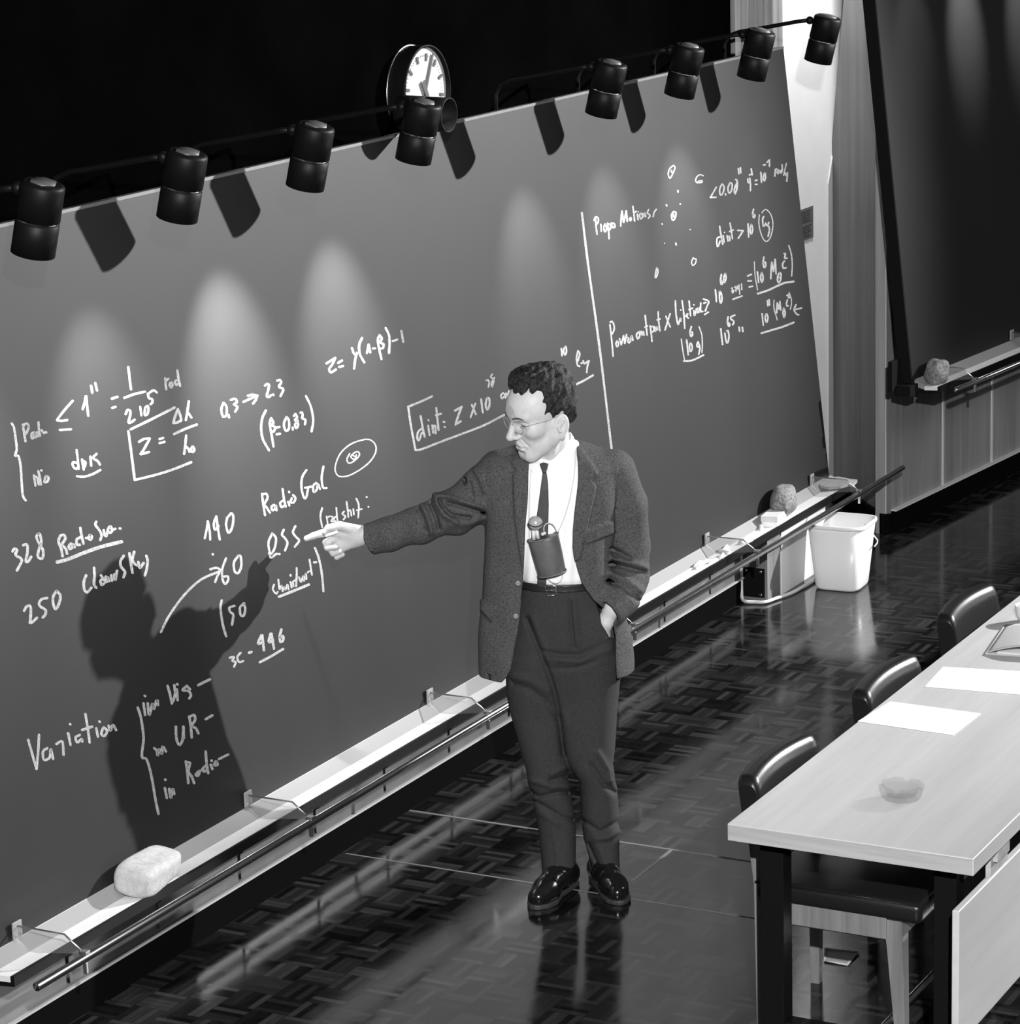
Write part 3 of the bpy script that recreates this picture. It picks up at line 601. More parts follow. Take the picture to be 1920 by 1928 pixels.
# ------------------------------------------------------------------ spotlights along the top of the board
def spotlight(x, label, k, swung=False):
    root = empty('spotlight', (x, 5.02, 2.30)); tag(root, label, 'spotlight', 'black spotlights along the top of the board')
    R_ = 0.058
    bm = new()
    if not swung: path = [(x, 5.056, 2.20), (x, 5.056, 2.345), (x, 5.035, 2.385), (x, 4.985, 2.402), (x, 4.93, 2.410), (x, 4.715, 2.448), (x, 4.675, 2.452)]
    else: path = [(x, 5.056, 2.20), (x, 5.056, 2.31), (x-0.05, 5.03, 2.345), (x-0.12, 4.99, 2.36)]
    tube(bm, path, 0.0085, 10); obj('arm', bm, M['lamp_black'], root, True)
    if not swung: ax = Vector((0, 0.25, -0.968)).normalized(); top = Vector((x, 4.61, 2.375)) - ax*0.093
    else: ax = Vector((0.0, -1.0, -0.03)).normalized(); top = Vector((x-0.11, 5.005, 2.366))
    bm = new(); lathe(bm, top, ax, [(-0.004, R_-0.010), (0.0, R_-0.003), (0.006, R_), (0.094, R_), (0.094, R_-0.004)], 36); h = obj('housing', bm, M['lamp_black'], root)
    bm = new(); lathe(bm, top, ax, [(-0.0085, 0.0), (-0.0085, R_-0.022), (-0.004, R_-0.021)], 6, False, False); obj('cap', bm, M['lamp_cap'], h)
    bm = new(); lathe(bm, top + ax*0.094, ax, [(0, R_-0.003), (0.004, R_-0.0025), (0.006, R_-0.004)], 36, False, False); obj('ring', bm, M['chrome'], root)
    bm = new(); lathe(bm, top + ax*0.1, ax, [(0, R_-0.003), (0.003, R_), (0.088, R_), (0.088, R_-0.004), (0.02, R_-0.006), (0.012, 0.0)], 36, True, False); obj('shade', bm, M['lamp_black'], root)
    kn = Vector((x, 4.668, 2.452)) if not swung else Vector((x-0.11, 5.0, 2.36))
    bm = new(); bmesh.ops.create_uvsphere(bm, u_segments=14, v_segments=8, radius=0.017)
    for v in bm.verts: v.co += kn
    for f in bm.faces: f.smooth = True
    q = top + ax*0.03
    if not swung: tube(bm, [kn, kn*0.45 + q*0.55], 0.010, 10)
    obj('knuckle', bm, M['lamp_black'], root)
    root_fix(root)
    if not swung:
        p = top + ax*0.175
        li = spot('spotlight_bulb', tuple(p), tuple(p + Vector((0.05, 0.43, -0.90))), LAMP_W[k], 54, 1.0, 0.02)
    return root
LAMP_W = {0: 120, 1: 190, 2: 450, 3: 320, 5: 170, 6: 130, 7: 140, 8: 10}
SPX = [6.14, 6.805, 7.485, 8.140, 8.829, 9.500, 10.172, 10.859, 11.565]
SPL = ['black spotlight at the far left end of the row above the board',
       'second black spotlight from the left above the board',
       'third black spotlight from the left, between the left pair and the clock',
       'black spotlight hanging in front of the wall clock',
       'black spotlight swung sideways behind the one under the clock',
       'black spotlight just right of the wall clock and the gap in the row',
       'third black spotlight from the right above the board',
       'black spotlight at the top right corner of the long board',
       'rightmost black spotlight, hanging in front of the white wall']
for k in range(9): spotlight(SPX[k], SPL[k], k, k == 4)
# two more of the row's kind light the second board from above the frame
for px, pw in ((1722, 60), (1818, 260), (1925, 200)):
    t = wallpt(px, 60, 0.1)[0]; p = wp(t, 0.50, 2.98); spot('board_lamp', tuple(p), tuple(wp(t, 0.09, 2.30)), pw, 34, 1.0, 0.02)

# ------------------------------------------------------------------ wall clock
cf = ony(806, 174, 5.125)
ck = empty('wall_clock', (float(cf[0]), 5.199, float(cf[2]))); tag(ck, 'round white-faced wall clock with black case above the board', 'clock')
cx, cz = float(cf[0]), float(cf[2]); RC = 0.166
bm = new(); lathe(bm, (cx, 5.199, cz), (0, -1, 0), [(0, RC-0.006), (0.006, RC-0.004), (0.068, RC), (0.074, RC), (0.074, RC-0.007), (0.060, RC-0.009)], 64, True, False); obj('case', bm, M['black'], ck)
bm = new(); lathe(bm, (cx, 5.199, cz), (0, -1, 0), [(0.0, RC+0.001), (0.004, RC+0.001), (0.004, RC-0.004)], 64, False, False); obj('back_rim', bm, M['steel'], ck)
bm = new(); lathe(bm, (cx, 5.199, cz), (0, -1, 0), [(0.054, RC-0.007), (0.0585, RC-0.0075)], 64, True, True); obj('face', bm, M['clock_face'], ck)
def dial(bm, a, r0, r1, w0, w1, y):
    d = np.array([math.cos(a), 0, math.sin(a)]); n = np.array([-math.sin(a), 0, math.cos(a)]); o = np.array([cx, y, cz])
    extrude_poly(bm, [o+d*r0-n*w0, o+d*r1-n*w1, o+d*r1+n*w1, o+d*r0+n*w0], (0, -0.0015, 0))
M['hand'] = mat('clock_hand', 0.03, 0.5)
bm = new(); off = math.radians(-9)
for k in range(12): dial(bm, off + k*PI/6, RC*0.66, RC*0.82, 0.0055, 0.0055, 5.138)
obj('hour_marks', bm, M['hand'], ck)
bm = new()
for k in range(60):
    if k % 5: dial(bm, off + k*PI/30, RC*0.75, RC*0.79, 0.0008, 0.0008, 5.140)
obj('minute_marks', bm, mat('clock_tick', 0.3, 0.6), ck)
bm = new(); dial(bm, math.radians(64), -0.02, RC*0.86, 0.0065, 0.0055, 5.136); obj('minute_hand', bm, M['hand'], ck)
bm = new(); dial(bm, math.radians(-62), -0.045, 0.03, 0.012, 0.010, 5.133); dial(bm, math.radians(-62), 0.03, RC*0.66, 0.008, 0.006, 5.133); obj('hour_hand', bm, M['hand'], ck)
root_fix(ck)

# ------------------------------------------------------------------ paper notice on the white wall
na, nb_, nc_, nd = ony(1500, 398.5, YB-0.001), ony(1530, 387, YB-0.001), ony(1530, 447, YB-0.001), ony(1506, 457, YB-0.001)
no = empty('notice', tuple(na)); tag(no, 'small grey printed notice on the white wall beside the board', 'notice')
x0, x1_, zt, zb = float(na[0])-0.02, float(nb_[0]), float(nb_[2]), float(nc_[2])
bm = new(); box(bm, (x0, YB-0.003, zb), (x1_, YB, zt)); obj('sheet', bm, mat('notice_grey', 0.12, 0.7), no)
bm = new(); random.seed(3)
ww = x1_-x0; hh = zt-zb
for k in range(13):
    if k == 6: continue
    z = zt - hh*(0.10+0.066*k)
    box(bm, (x0+ww*0.1, YB-0.0036, z-hh*0.012), (x1_-ww*(0.12+0.12*random.random()), YB-0.003, z+hh*0.012))
obj('printed_lines', bm, mat('notice_ink', 0.03, 0.7), no); root_fix(no)

# ------------------------------------------------------------------ things lying in the trays
def blob(name, c, rad, rot, m, nz=0.0, sub=4, sq=2.6, seed=1, parent=None, taper=0.0):
    bm = new(); bmesh.ops.create_icosphere(bm, subdivisions=sub, radius=1.0); rnd = random.Random(seed)
    ph = [Vector((rnd.uniform(-1, 1), rnd.uniform(-1, 1), rnd.uniform(-1, 1))).normalized() for _ in range(24)]
    for v in bm.verts:
        d = v.co.normalized(); n = (abs(d.x)**sq+abs(d.y)**sq+abs(d.z)**sq)**(1/sq); p = d/n
        k = 1.0 + nz*sum(math.sin(7*d.dot(q)+i*1.7)*0.12 for i, q in enumerate(ph)) 
        p = p*k; p.x *= 1; p.y *= 1+taper*p.x; p.z *= 1+taper*p.x
        v.co = Vector((p.x*rad[0], p.y*rad[1], p.z*rad[2]))
    bmesh.ops.rotate(bm, verts=bm.verts, cent=(0, 0, 0), matrix=Matrix.Rotation(rot[2], 3, 'Z') @ Matrix.Rotation(rot[1], 3, 'Y') @ Matrix.Rotation(rot[0], 3, 'X'))
    o = obj(name, bm, m, parent)
    for p in o.data.polygons: p.use_smooth = True
    o.location = c
    return o
P = ony(283, 1652, 4.735)
tag(blob('sponge', (float(P[0]), 4.738, 0.408), (0.118, 0.060, 0.045), (0.2, 0.0, 0.08), M['sponge'], 0.03, 5, 4.5, 4, taper=-0.10), 'large smooth pale sponge block lying in the tray at lower left', 'sponge')
P = ony(1479, 945, 4.735)
tag(blob('sponge', (float(P[0]), 4.745, 0.43), (0.105, 0.056, 0.066), (0, 0, 0.2), M['rough_sponge'], 0.07, 5, 2.2, 9), 'rough round natural sponge in the long tray above the bucket', 'sponge')
so = T2 @ Vector(((wallpt(1765, 703, OFF2+0.06)[0]), 0.058, 0.020))
tag(blob('sponge', tuple(so), (0.10, 0.055, 0.062), (0.1, 0.2, 0.3), M['rough_sponge'], 0.12, 5, 2.3, 21), 'lumpy pale sponge at the end of the tray under the dark empty board', 'sponge')
# carton of chalk
P = ony(1455, 982, 4.74)
bx = empty('chalk_box', (float(P[0]), 4.735, 0.352), 0.12); tag(bx, 'small white chalk carton in the tray beside the rough sponge', 'box')
bm = new(); box(bm, (-0.075, -0.034, 0.006), (0.075, 0.034, 0.040), None, 0.002); obj('carton', bm, M['paper'], bx)
bm = new(); box(bm, (-0.078, -0.037, 0.030), (0.078, 0.037, 0.055), None, 0.002); obj('lid', bm, M['plastic_white'], bx)
# chalk stubs
random.seed(11)
stub = []
for i, (px, py, a) in enumerate(((1346, 1019, 0.3), (1359, 1017, 1.2), (1369, 1014, 0.2), (1392, 1021, -0.4), (1398, 1018, 0.3), (1318, 1042, 0.1), (1330, 1036, -0.1), (1312, 1058, 0.2), (1437, 1003, 0.5))):
    P = ony(px, py, 4.735)
    bm = new(); L = 0.028+0.012*random.random(); r = 0.0085
    lathe(bm, (-L, 0, 0), (1, 0, 0), [(0, r*0.6), (0.002, r), (2*L-0.003, r*0.92), (2*L, r*0.6)], 12)
    o = obj('chalk_stick', bm, M['chalk'])
    o.location = (float(P[0]), 4.715 + 0.02*((i % 3)-0.5), 0.368); o.rotation_euler = (0, 0, a)
    tag(o, 'white chalk stub lying in the long tray between the speaker and the rough sponge', 'chalk', 'chalk stubs in the long tray')
# felt rag at the right-hand end of the tray
pts = [(1545, 902), (1552, 897), (1564, 895), (1570, 898), (1578, 897), (1592, 900), (1604, 902), (1614, 903), (1606, 912), (1598, 911), (1582, 915), (1560, 917), (1544, 914)]
bm = new(); R_ = [onz(x, y, 0.384) for x, y in pts]; extrude_poly(bm, R_, (0, 0, -0.012))
tag(obj('rag', bm, mat('grey_felt', 0.40, 0.95, noise=0.2, nscale=40)), 'flat grey felt rag at the right end of the long chalk tray', 'rag')

# ------------------------------------------------------------------ wiring box, cable, bucket at the foot of the board
wb = empty('wiring_box', (11.55, 4.84, 0)); tag(wb, 'grey wooden box with a black screwed cover plate under the end of the long tray', 'box')
bm = new(); box(bm, (11.315, 4.775, 0.0), (11.46, 4.905, 0.285)); obj('box_end', bm, wood('box_wood', 0.12, 0.20, 'Z', 2.0), wb)
bm = new(); box(bm, (11.46, 4.770, 0.0), (11.97, 4.905, 0.285)); obj('side_panel', bm, mat('box_white', 0.78, 0.6), wb)
bm = new(); box(bm, (11.306, 4.787, 0.022), (11.315, 4.898, 0.150), None, 0.002); pl_ = obj('cover_plate', bm, M['black'], wb)
for y, z in ((4.868, 0.139), (4.802, 0.137), (4.802, 0.036)):
    bm = new(); lathe(bm, (11.306, y, z), (-1, 0, 0), [(0, 0.0065), (0.003, 0.0065), (0.004, 0.004)], 14); obj('screw', bm, M['chrome'], pl_)
root_fix(wb)
cab = [(11.29, 4.885, 0.28), (11.292, 4.886, 0.15), (11.292, 4.886, 0.06), (11.275, 4.875, 0.018), (11.262, 4.85, 0.012)]
cab += [tuple(onz(x, y, 0.010)) for x, y in ((1420, 1133.5), (1440, 1133.5), (1462, 1126), (1490, 1116), (1512, 1104), (1530, 1093), (1550, 1080))]
bm = new(); tube(bm, [tuple(p) for p in catmull(cab, 5)], 0.0075, 10)
tag(obj('cable', bm, M['plastic_white'], None, True), 'white cable running down and along the floor to the bucket', 'cable')

bc = onz(1585, 1103); bk = empty('bucket', (float(bc[0]), float(bc[1]), 0.0), 0.0); tag(bk, 'white square plastic bucket with wire handle on the floor under the tray', 'bucket')
BKR = math.radians(3)
def sqring(r, z, n=48, e=5.0):
    out = []
    for k in range(n):
        a = 2*PI*k/n; c, s = math.cos(a), math.sin(a); q = (abs(c)**e+abs(s)**e)**(-1/e)
        x, y = r*q*c, r*q*s
        out.append(Vector((bk.location.x + x*math.cos(BKR)-y*math.sin(BKR), bk.location.y + x*math.sin(BKR)+y*math.cos(BKR), z)))
    return out
prof = [(0.088, 0.0), (0.097, 0.004), (0.101, 0.014), (0.128, 0.278), (0.128, 0.278), (0.134, 0.280), (0.136, 0.288), (0.134, 0.296), (0.128, 0.298), (0.123, 0.294), (0.121, 0.28), (0.097, 0.02), (0.09, 0.012)]
bm = new(); rings = [[bm.verts.new(p) for p in sqring(r, z)] for r, z in prof]
for a, b in zip(rings[:-1], rings[1:]):
    for k in range(48): bm.faces.new((a[k], a[(k+1) % 48], b[(k+1) % 48], b[k])).smooth = True
bm.faces.new(rings[0][::-1]); bm.faces.new(rings[-1])
obj('tub', bm, mat('bucket_plastic', 0.80, 0.35, spec=0.5), bk)
bm = new(); wr_ = [bm.verts.new(p) for p in sqring(0.112, 0.155)]; bm.faces.new(wr_); obj('water', bm, mat('water_surface', 0.25, 0.1), bk)
hp = Vector(onz(1652, 1010, 0.20)); hp = Vector((bk.location.x, bk.location.y, 0))
ex = Vector((0.885, -0.30, 0)).normalized(); 
e1v = Vector((RIGHT[0], RIGHT[1], 0)).normalized()
A_ = Vector((bk.location.x, bk.location.y, 0.265)) + e1v*0.118 + Vector((0.03, 0.03, 0)); B_ = A_ + e1v*0.055 + Vector((0, 0, -0.075)); C_ = A_ + e1v*0.012 + Vector((-0.05, -0.05, -0.085)); 
bm = new(); tube(bm, [A_, A_.lerp(B_, 0.5), B_, B_.lerp(C_, 0.15)+Vector((0, 0, -0.008)), C_], 0.003, 8); obj('handle', bm, M['plastic_white'], bk, True)
root_fix(bk)

# ------------------------------------------------------------------ desk
DX0, DY0, DY1, DZ = 6.85, 2.328, 3.013, 0.72
dk = empty('desk', (8.6, 2.67, 0)); tag(dk, 'long pale wood veneer desk with black steel legs at lower right', 'desk')
bm = new(); box(bm, (DX0, DY0, DZ-0.048), (12.0, DY1, DZ), None, 0.003); obj('desk_top', bm, M['desk_wood'], dk)
bm = new(); box(bm, (DX0-0.0015, DY0+0.003, DZ-0.046), (DX0+0.004, DY1-0.003, DZ-0.003)); obj('end_edge', bm, M['desk_edge'], dk)
for X in (6.95, 9.3, 11.7):
    for y0, y1 in ((2.895, 2.963), (2.408, 2.470)):
        bm = new(); box(bm, (X, y0, 0.0), (X+0.06, y1, DZ-0.048-0.03), None, 0.002); obj('leg', bm, M['black'], dk)
    bm = new(); box(bm, (X, 2.36, DZ-0.078), (X+0.06, 2.985, DZ-0.048), None, 0.002); obj('top_rail', bm, M['black'], dk)
    bm = new(); box(bm, (X+0.005, 2.470, 0.085), (X+0.055, 2.895, 0.130), None, 0.002); obj('foot_rail', bm, M['black'], dk)
bm = new(); tube(bm, [(6.99, 2.66, 0.107), (11.72, 2.66, 0.107)], 0.010, 12); obj('stretcher', bm, M['chrome'], dk, True)
bm = new(); box(bm, (6.80, 2.348, 0.218), (12.0, 2.368, 0.592), None, 0.004); obj('modesty_panel', bm, M['desk_wood'], dk)
for X in (7.06, 8.3, 9.6, 10.9):
    bm = new(); box(bm, (X, 2.352, 0.585), (X+0.14, 2.366, DZ-0.048)); box(bm, (X+0.02, 2.34, 0.63), (X+0.12, 2.40, DZ-0.048)); obj('panel_bracket', bm, M['desk_edge'], dk)
root_fix(dk)

# ------------------------------------------------------------------ chairs
def rprism(bm, pts2, f):
    a = [bm.verts.new(f(*p, 0)) for p in pts2]; b = [bm.verts.new(f(*p, 1)) for p in pts2]; n = len(a)
    bm.faces.new(a); bm.faces.new(b[::-1])
    for i in range(n): bm.faces.new((a[i], b[i], b[(i+1) % n], a[(i+1) % n]))
def tleg(bm, x, y, z0, z1, w0, w1, dx=0, dy=0):
    q0 = [(x+dx-w0/2, y+dy-w0/2, z0), (x+dx+w0/2, y+dy-w0/2, z0), (x+dx+w0/2, y+dy+w0/2, z0), (x+dx-w0/2, y+dy+w0/2, z0)]
    q1 = [(x-w1/2, y-w1/2, z1), (x+w1/2, y-w1/2, z1), (x+w1/2, y+w1/2, z1), (x-w1/2, y+w1/2, z1)]
    a = [bm.verts.new(p) for p in q0]; b = [bm.verts.new(p) for p in q1]
    bm.faces.new(a[::-1]); bm.faces.new(b)
    for i in range(4): bm.faces.new((a[i], a[(i+1) % 4], b[(i+1) % 4], b[i]))
def make_chair(x, y, label):
    """origin on the floor under the middle of the seat; sitter looks towards -Y"""
    r = empty('chair', (x, y, 0)); tag(r, label, 'chair', 'black padded chairs along the desk')
    W = 0.226
    # back cushion, curved in plan, rounded in section
    bm = new(); nx = 25; sec = []
    for k in range(28):
        a = 2*PI*k/28; c, s = math.cos(a), math.sin(a); q = (abs(c)**4.6+abs(s)**4.6)**(-1/4.6)
        sec.append((0.034*q*c, 0.088*q*s))
    rings = []
    for i in range(nx):
        u = -1+2*i/(nx-1); e = (1-abs(u)**30)**0.5*0.22+0.78
        yc = 0.268 - 0.026*(u*u)
        rings.append([bm.verts.new((x + u*W, y + yc + o*e - 0.03*(zz/0.085-0)*0.25*0 + 0.012*(zz/0.085), 0.671 + zz*e - 0.004*u*u)) for o, zz in sec])
    for a, b in zip(rings[:-1], rings[1:]):
        for k in range(28): bm.faces.new((a[k], b[k], b[(k+1) % 28], a[(k+1) % 28])).smooth = True
    bm.faces.new(rings[0]); bm.faces.new(rings[-1][::-1])
    bk_ = obj('backrest', bm, M['leather'], r)
    for sx in (-1, 1):
        bm = new(); tleg(bm, x+sx*0.196, y+0.222, 0.0, 0.45, 0.026, 0.036, sx*0.004, 0.0); tleg(bm, x+sx*0.196, y+0.250, 0.448, 0.640, 0.036, 0.032, 0.0, -0.028); obj('rear_leg', bm, M['chair_wood'], r)
        bm = new(); tleg(bm, x+sx*0.185, y-0.165, 0.0, 0.425, 0.026, 0.052, sx*0.020, -0.03); obj('front_leg', bm, M['chair_wood'], r)
        bm = new(); box(bm, (x+sx*0.205-0.014, y-0.15, 0.345), (x+sx*0.205+0.014, y+0.205, 0.410), None, 0.003); obj('side_rail', bm, M['chair_wood'], r)
    bm = new(); box(bm, (x-0.20, y-0.19, 0.35), (x+0.20, y-0.165, 0.410), None, 0.003); obj('front_rail', bm, M['chair_wood'], r)
    bm = new(); box(bm, (x-0.222, y-0.250, 0.398), (x+0.222, y+0.235, 0.462), None, 0.020)
    for f in bm.faces: f.smooth = True
    st = obj('seat', bm, M['leather'], r)
    bm = new(); zz = 0.455; e_ = 0.219
    tube(bm, [(x-e_, y-0.247, zz), (x+e_, y-0.247, zz), (x+e_, y+0.232, zz), (x-e_, y+0.232, zz)], 0.004, 8, closed=True); obj('piping', bm, M['leather'], st, True)
    root_fix(r)
    return r
ch = make_chair(7.340, 2.816, 'nearest black padded chair, its seat visible under the end of the desk')
def copy_thing(o, loc, label):
    r = o.copy(); COL.objects.link(r); r.location = loc; r['label'] = label
    for c in o.children:
        d = c.copy(); COL.objects.link(d); d.parent = r; d.matrix_parent_inverse = c.matrix_parent_inverse.copy()
        for gch in c.children:
            e = gch.copy(); COL.objects.link(e); e.parent = d
    return r
copy_thing(ch, (8.20, 2.816, 0), 'middle one of three black padded chairs, beside the first sheet of paper')
copy_thing(ch, (9.09, 2.865, 0), 'farthest black padded chair, pulled out towards the bucket')

# ------------------------------------------------------------------ things on the desk
M['ashglass'] = thin_glass('ashtray_glass', 0.055, 0.35)
ac = onz(1697, 1503, DZ)
bm = new(); n = 40; ax_, ay_ = float(ac[0]), float(ac[1])
prof = [(0.046, 0.0), (0.050, 0.002), (0.060, 0.034), (0.059, 0.040), (0.050, 0.040), (0.048, 0.036), (0.040, 0.013), (0.0, 0.012)]
rings = []
for i, (r, z) in enumerate(prof):
    ring = []
    for k in range(n):
        a = 2*PI*k/n; rr_ = r*(1+0.035*(1 if k % 4 < 2 else -1)*(1 if 1 <= i <= 3 else 0))
        zz = z - (0.010 if (k % 10 in (0, 1) and 2 <= i <= 5) else 0)
        ring.append(bm.verts.new((ax_+max(rr_, 1e-4)*math.cos(a), ay_+max(rr_, 1e-4)*math.sin(a), DZ+0.0008+zz)))
    rings.append(ring)
for a, b in zip(rings[:-1], rings[1:]):
    for k in range(n): bm.faces.new((a[k], a[(k+1) % n], b[(k+1) % n], b[k]))
bm.faces.new(rings[0][::-1]); bm.faces.new(rings[-1])
tag(obj('ashtray', bm, M['ashglass']), 'clear cut glass ashtray on the near end of the desk', 'ashtray')
def sheet(name, pts, lab, m, th=0.0012, cat='paper', grp=None):
    bm = new(); extrude_poly(bm, [onz(x, y, DZ+0.0006) for x, y in pts], (0, 0, th)); tag(obj(name, bm, m), lab, cat, grp)
q4 = lambda u, v: (1300+u*.3229, 1000+v*.3229)
sheet('paper_sheet', [q4(975, 1110), q4(1165, 995), q4(1690, 1065), q4(1530, 1190)], 'blank white sheet of paper on the desk beside the middle chair', M['paper'])
sheet('paper_sheet', [q4(1365, 908), q4(1470, 793), q4(1985, 822), q4(1995, 960)], 'blank white sheet of paper cut by the right edge, nearer the folder', M['paper'])
fo = empty('folder', tuple(onz(1880, 1225, DZ))); tag(fo, 'pale folder with papers inside, at the right edge of the desk', 'folder')
f0, f1 = onz(1857, 1233, DZ), onz(1893, 1180, DZ)
fx = (f1-f0)/np.linalg.norm(f1-f0); fy = np.array([fx[1], -fx[0], 0])
def fpt(a, b, z): return f0 + fx*a + fy*b + np.array([0, 0, z])
for nm, zf, m_ in (('lower_cover', lambda a, b: 0.0010+0.0, M['folder']), ('upper_cover', lambda a, b: 0.006+0.030*math.sin(min(b/0.22, 1)*PI*0.8)*(1-0.5*a/0.3), M['folder'])):
    bm = new(); nx_, ny_ = 10, 16; G = [[bm.verts.new(fpt(0.33*i/nx_, 0.24*j/ny_, zf(0.33*i/nx_, 0.24*j/ny_))) for j in range(ny_+1)] for i in range(nx_+1)]
    for i in range(nx_):
        for j in range(ny_): bm.faces.new((G[i][j], G[i+1][j], G[i+1][j+1], G[i][j+1])).smooth = True
    r = bmesh.ops.extrude_face_region(bm, geom=bm.faces[:]); bmesh.ops.translate(bm, verts=[e for e in r['geom'] if isinstance(e, bmesh.types.BMVert)], vec=(0, 0, 0.0016))
    obj(nm, bm, m_, fo)
bm = new(); tube(bm, [fpt(-0.002, 0, 0.004), fpt(0.33, 0, 0.004)], 0.0045, 10); obj('spine', bm, M['folder'], fo, True)
bm = new()
for k in range(3):
    a0 = 0.012+0.004*k; extrude_poly(bm, [fpt(a0, 0.03, 0.0032+0.0009*k), fpt(0.31, 0.03, 0.0032+0.0009*k), fpt(0.31, 0.225, 0.0032+0.0009*k), fpt(a0, 0.225, 0.0032+0.0009*k)], (0, 0, 0.0006))
obj('inner_sheets', bm, M['paper'], fo); root_fix(fo)
cp = onz(1932, 1170, DZ); 
bm = new(); lathe(bm, (float(cp[0]), float(cp[1]), DZ+0.0005), (0, 0, 1), [(0, 0.022), (0.004, 0.026), (0.02, 0.034), (0.055, 0.039), (0.056, 0.037), (0.02, 0.031), (0.008, 0.0)], 32, True, False)
tag(obj('cup', bm, M['plastic_white'], None, True), 'white cup just cut off by the right edge of the picture, behind the folder', 'cup')
# folded scrap under the nearest chair
lt = [onz(1300+u*.323, 1400+v*.323, 0.0005) for u, v in ((785, 1203), (975, 1225), (912, 1296), (783, 1272))]
bm = new(); extrude_poly(bm, lt, (0, 0, 0.002)); c_ = sum(lt)/4
for i in range(4):
    a, b = lt[i], lt[(i+1) % 4]; tube(bm, [a+np.array([0, 0, 0.004]), b+np.array([0, 0, 0.004])], 0.0035, 6)
tag(obj('paper_scrap', bm, mat('scrap_grey', 0.42, 0.6)), 'small folded paper scrap on the floor under the nearest chair', 'paper')

# ------------------------------------------------------------------ the speaker: implicit shapes meshed with surface nets
P0 = np.array([7.97, 4.01, 0.0])
E1 = np.array([math.sin(YAW), -math.cos(YAW), 0.0]); EB = np.array([math.cos(YAW), math.sin(YAW), 0.0]); EZ = np.array([0, 0, 1.0])
def m(px, py, b=0.0):
    """point of the picture on the upright plane b metres behind the speaker's mid plane -> his own (right, back, up) coordinates"""
    P = onplane(px, py, P0+b*EB, EB); d = P-P0
    return np.array([d @ E1, d @ EB, d[2]])
def to_world(V): return P0 + V[:, 0:1]*E1 + V[:, 1:2]*EB + V[:, 2:3]*EZ
CL = np.array([(CAM-P0) @ E1, (CAM-P0) @ EB, CAM[2]])
AX = np.array([[RIGHT @ E1, RIGHT @ EB, RIGHT[2]], [UP @ E1, UP @ EB, UP[2]], [FWD @ E1, FWD @ EB, FWD[2]]])
def pix(X, Y, Z):
    x, y, z = X-CL[0], Y-CL[1], Z-CL[2]
    d = AX[2, 0]*x+AX[2, 1]*y+AX[2, 2]*z
    return 960+F_PX*(AX[0, 0]*x+AX[0, 1]*y+AX[0, 2]*z)/d, 964-F_PX*(AX[1, 0]*x+AX[1, 1]*y+AX[1, 2]*z)/d
PXM = 1/609.0
def poly_sdf(px, py, poly):
    """signed distance (pixels, negative inside) to a polygon"""
    d = np.full(px.shape, 1e9); ins = np.zeros(px.shape, bool); n = len(poly)
    for i in range(n):
        ax, ay = poly[i]; bx, by = poly[(i+1) % n]
        ex, ey = bx-ax, by-ay; wx, wy = px-ax, py-ay
        t = np.clip((wx*ex+wy*ey)/(ex*ex+ey*ey), 0, 1)
        d = np.minimum(d, (wx-ex*t)**2+(wy-ey*t)**2)
        c = ((ay > py) != (by > py)) & (px < (bx-ax)*(py-ay)/((by-ay) if by != ay else 1e-9)+ax)
        ins ^= c
    d = np.sqrt(d); return np.where(ins, -d, d)
def smin(a, b, k):
    if k <= 0: return np.minimum(a, b)
    h = np.clip(0.5+0.5*(b-a)/k, 0, 1); return b+(a-b)*h-k*h*(1-h)
def smax(a, b, k): return -smin(-a, -b, k)
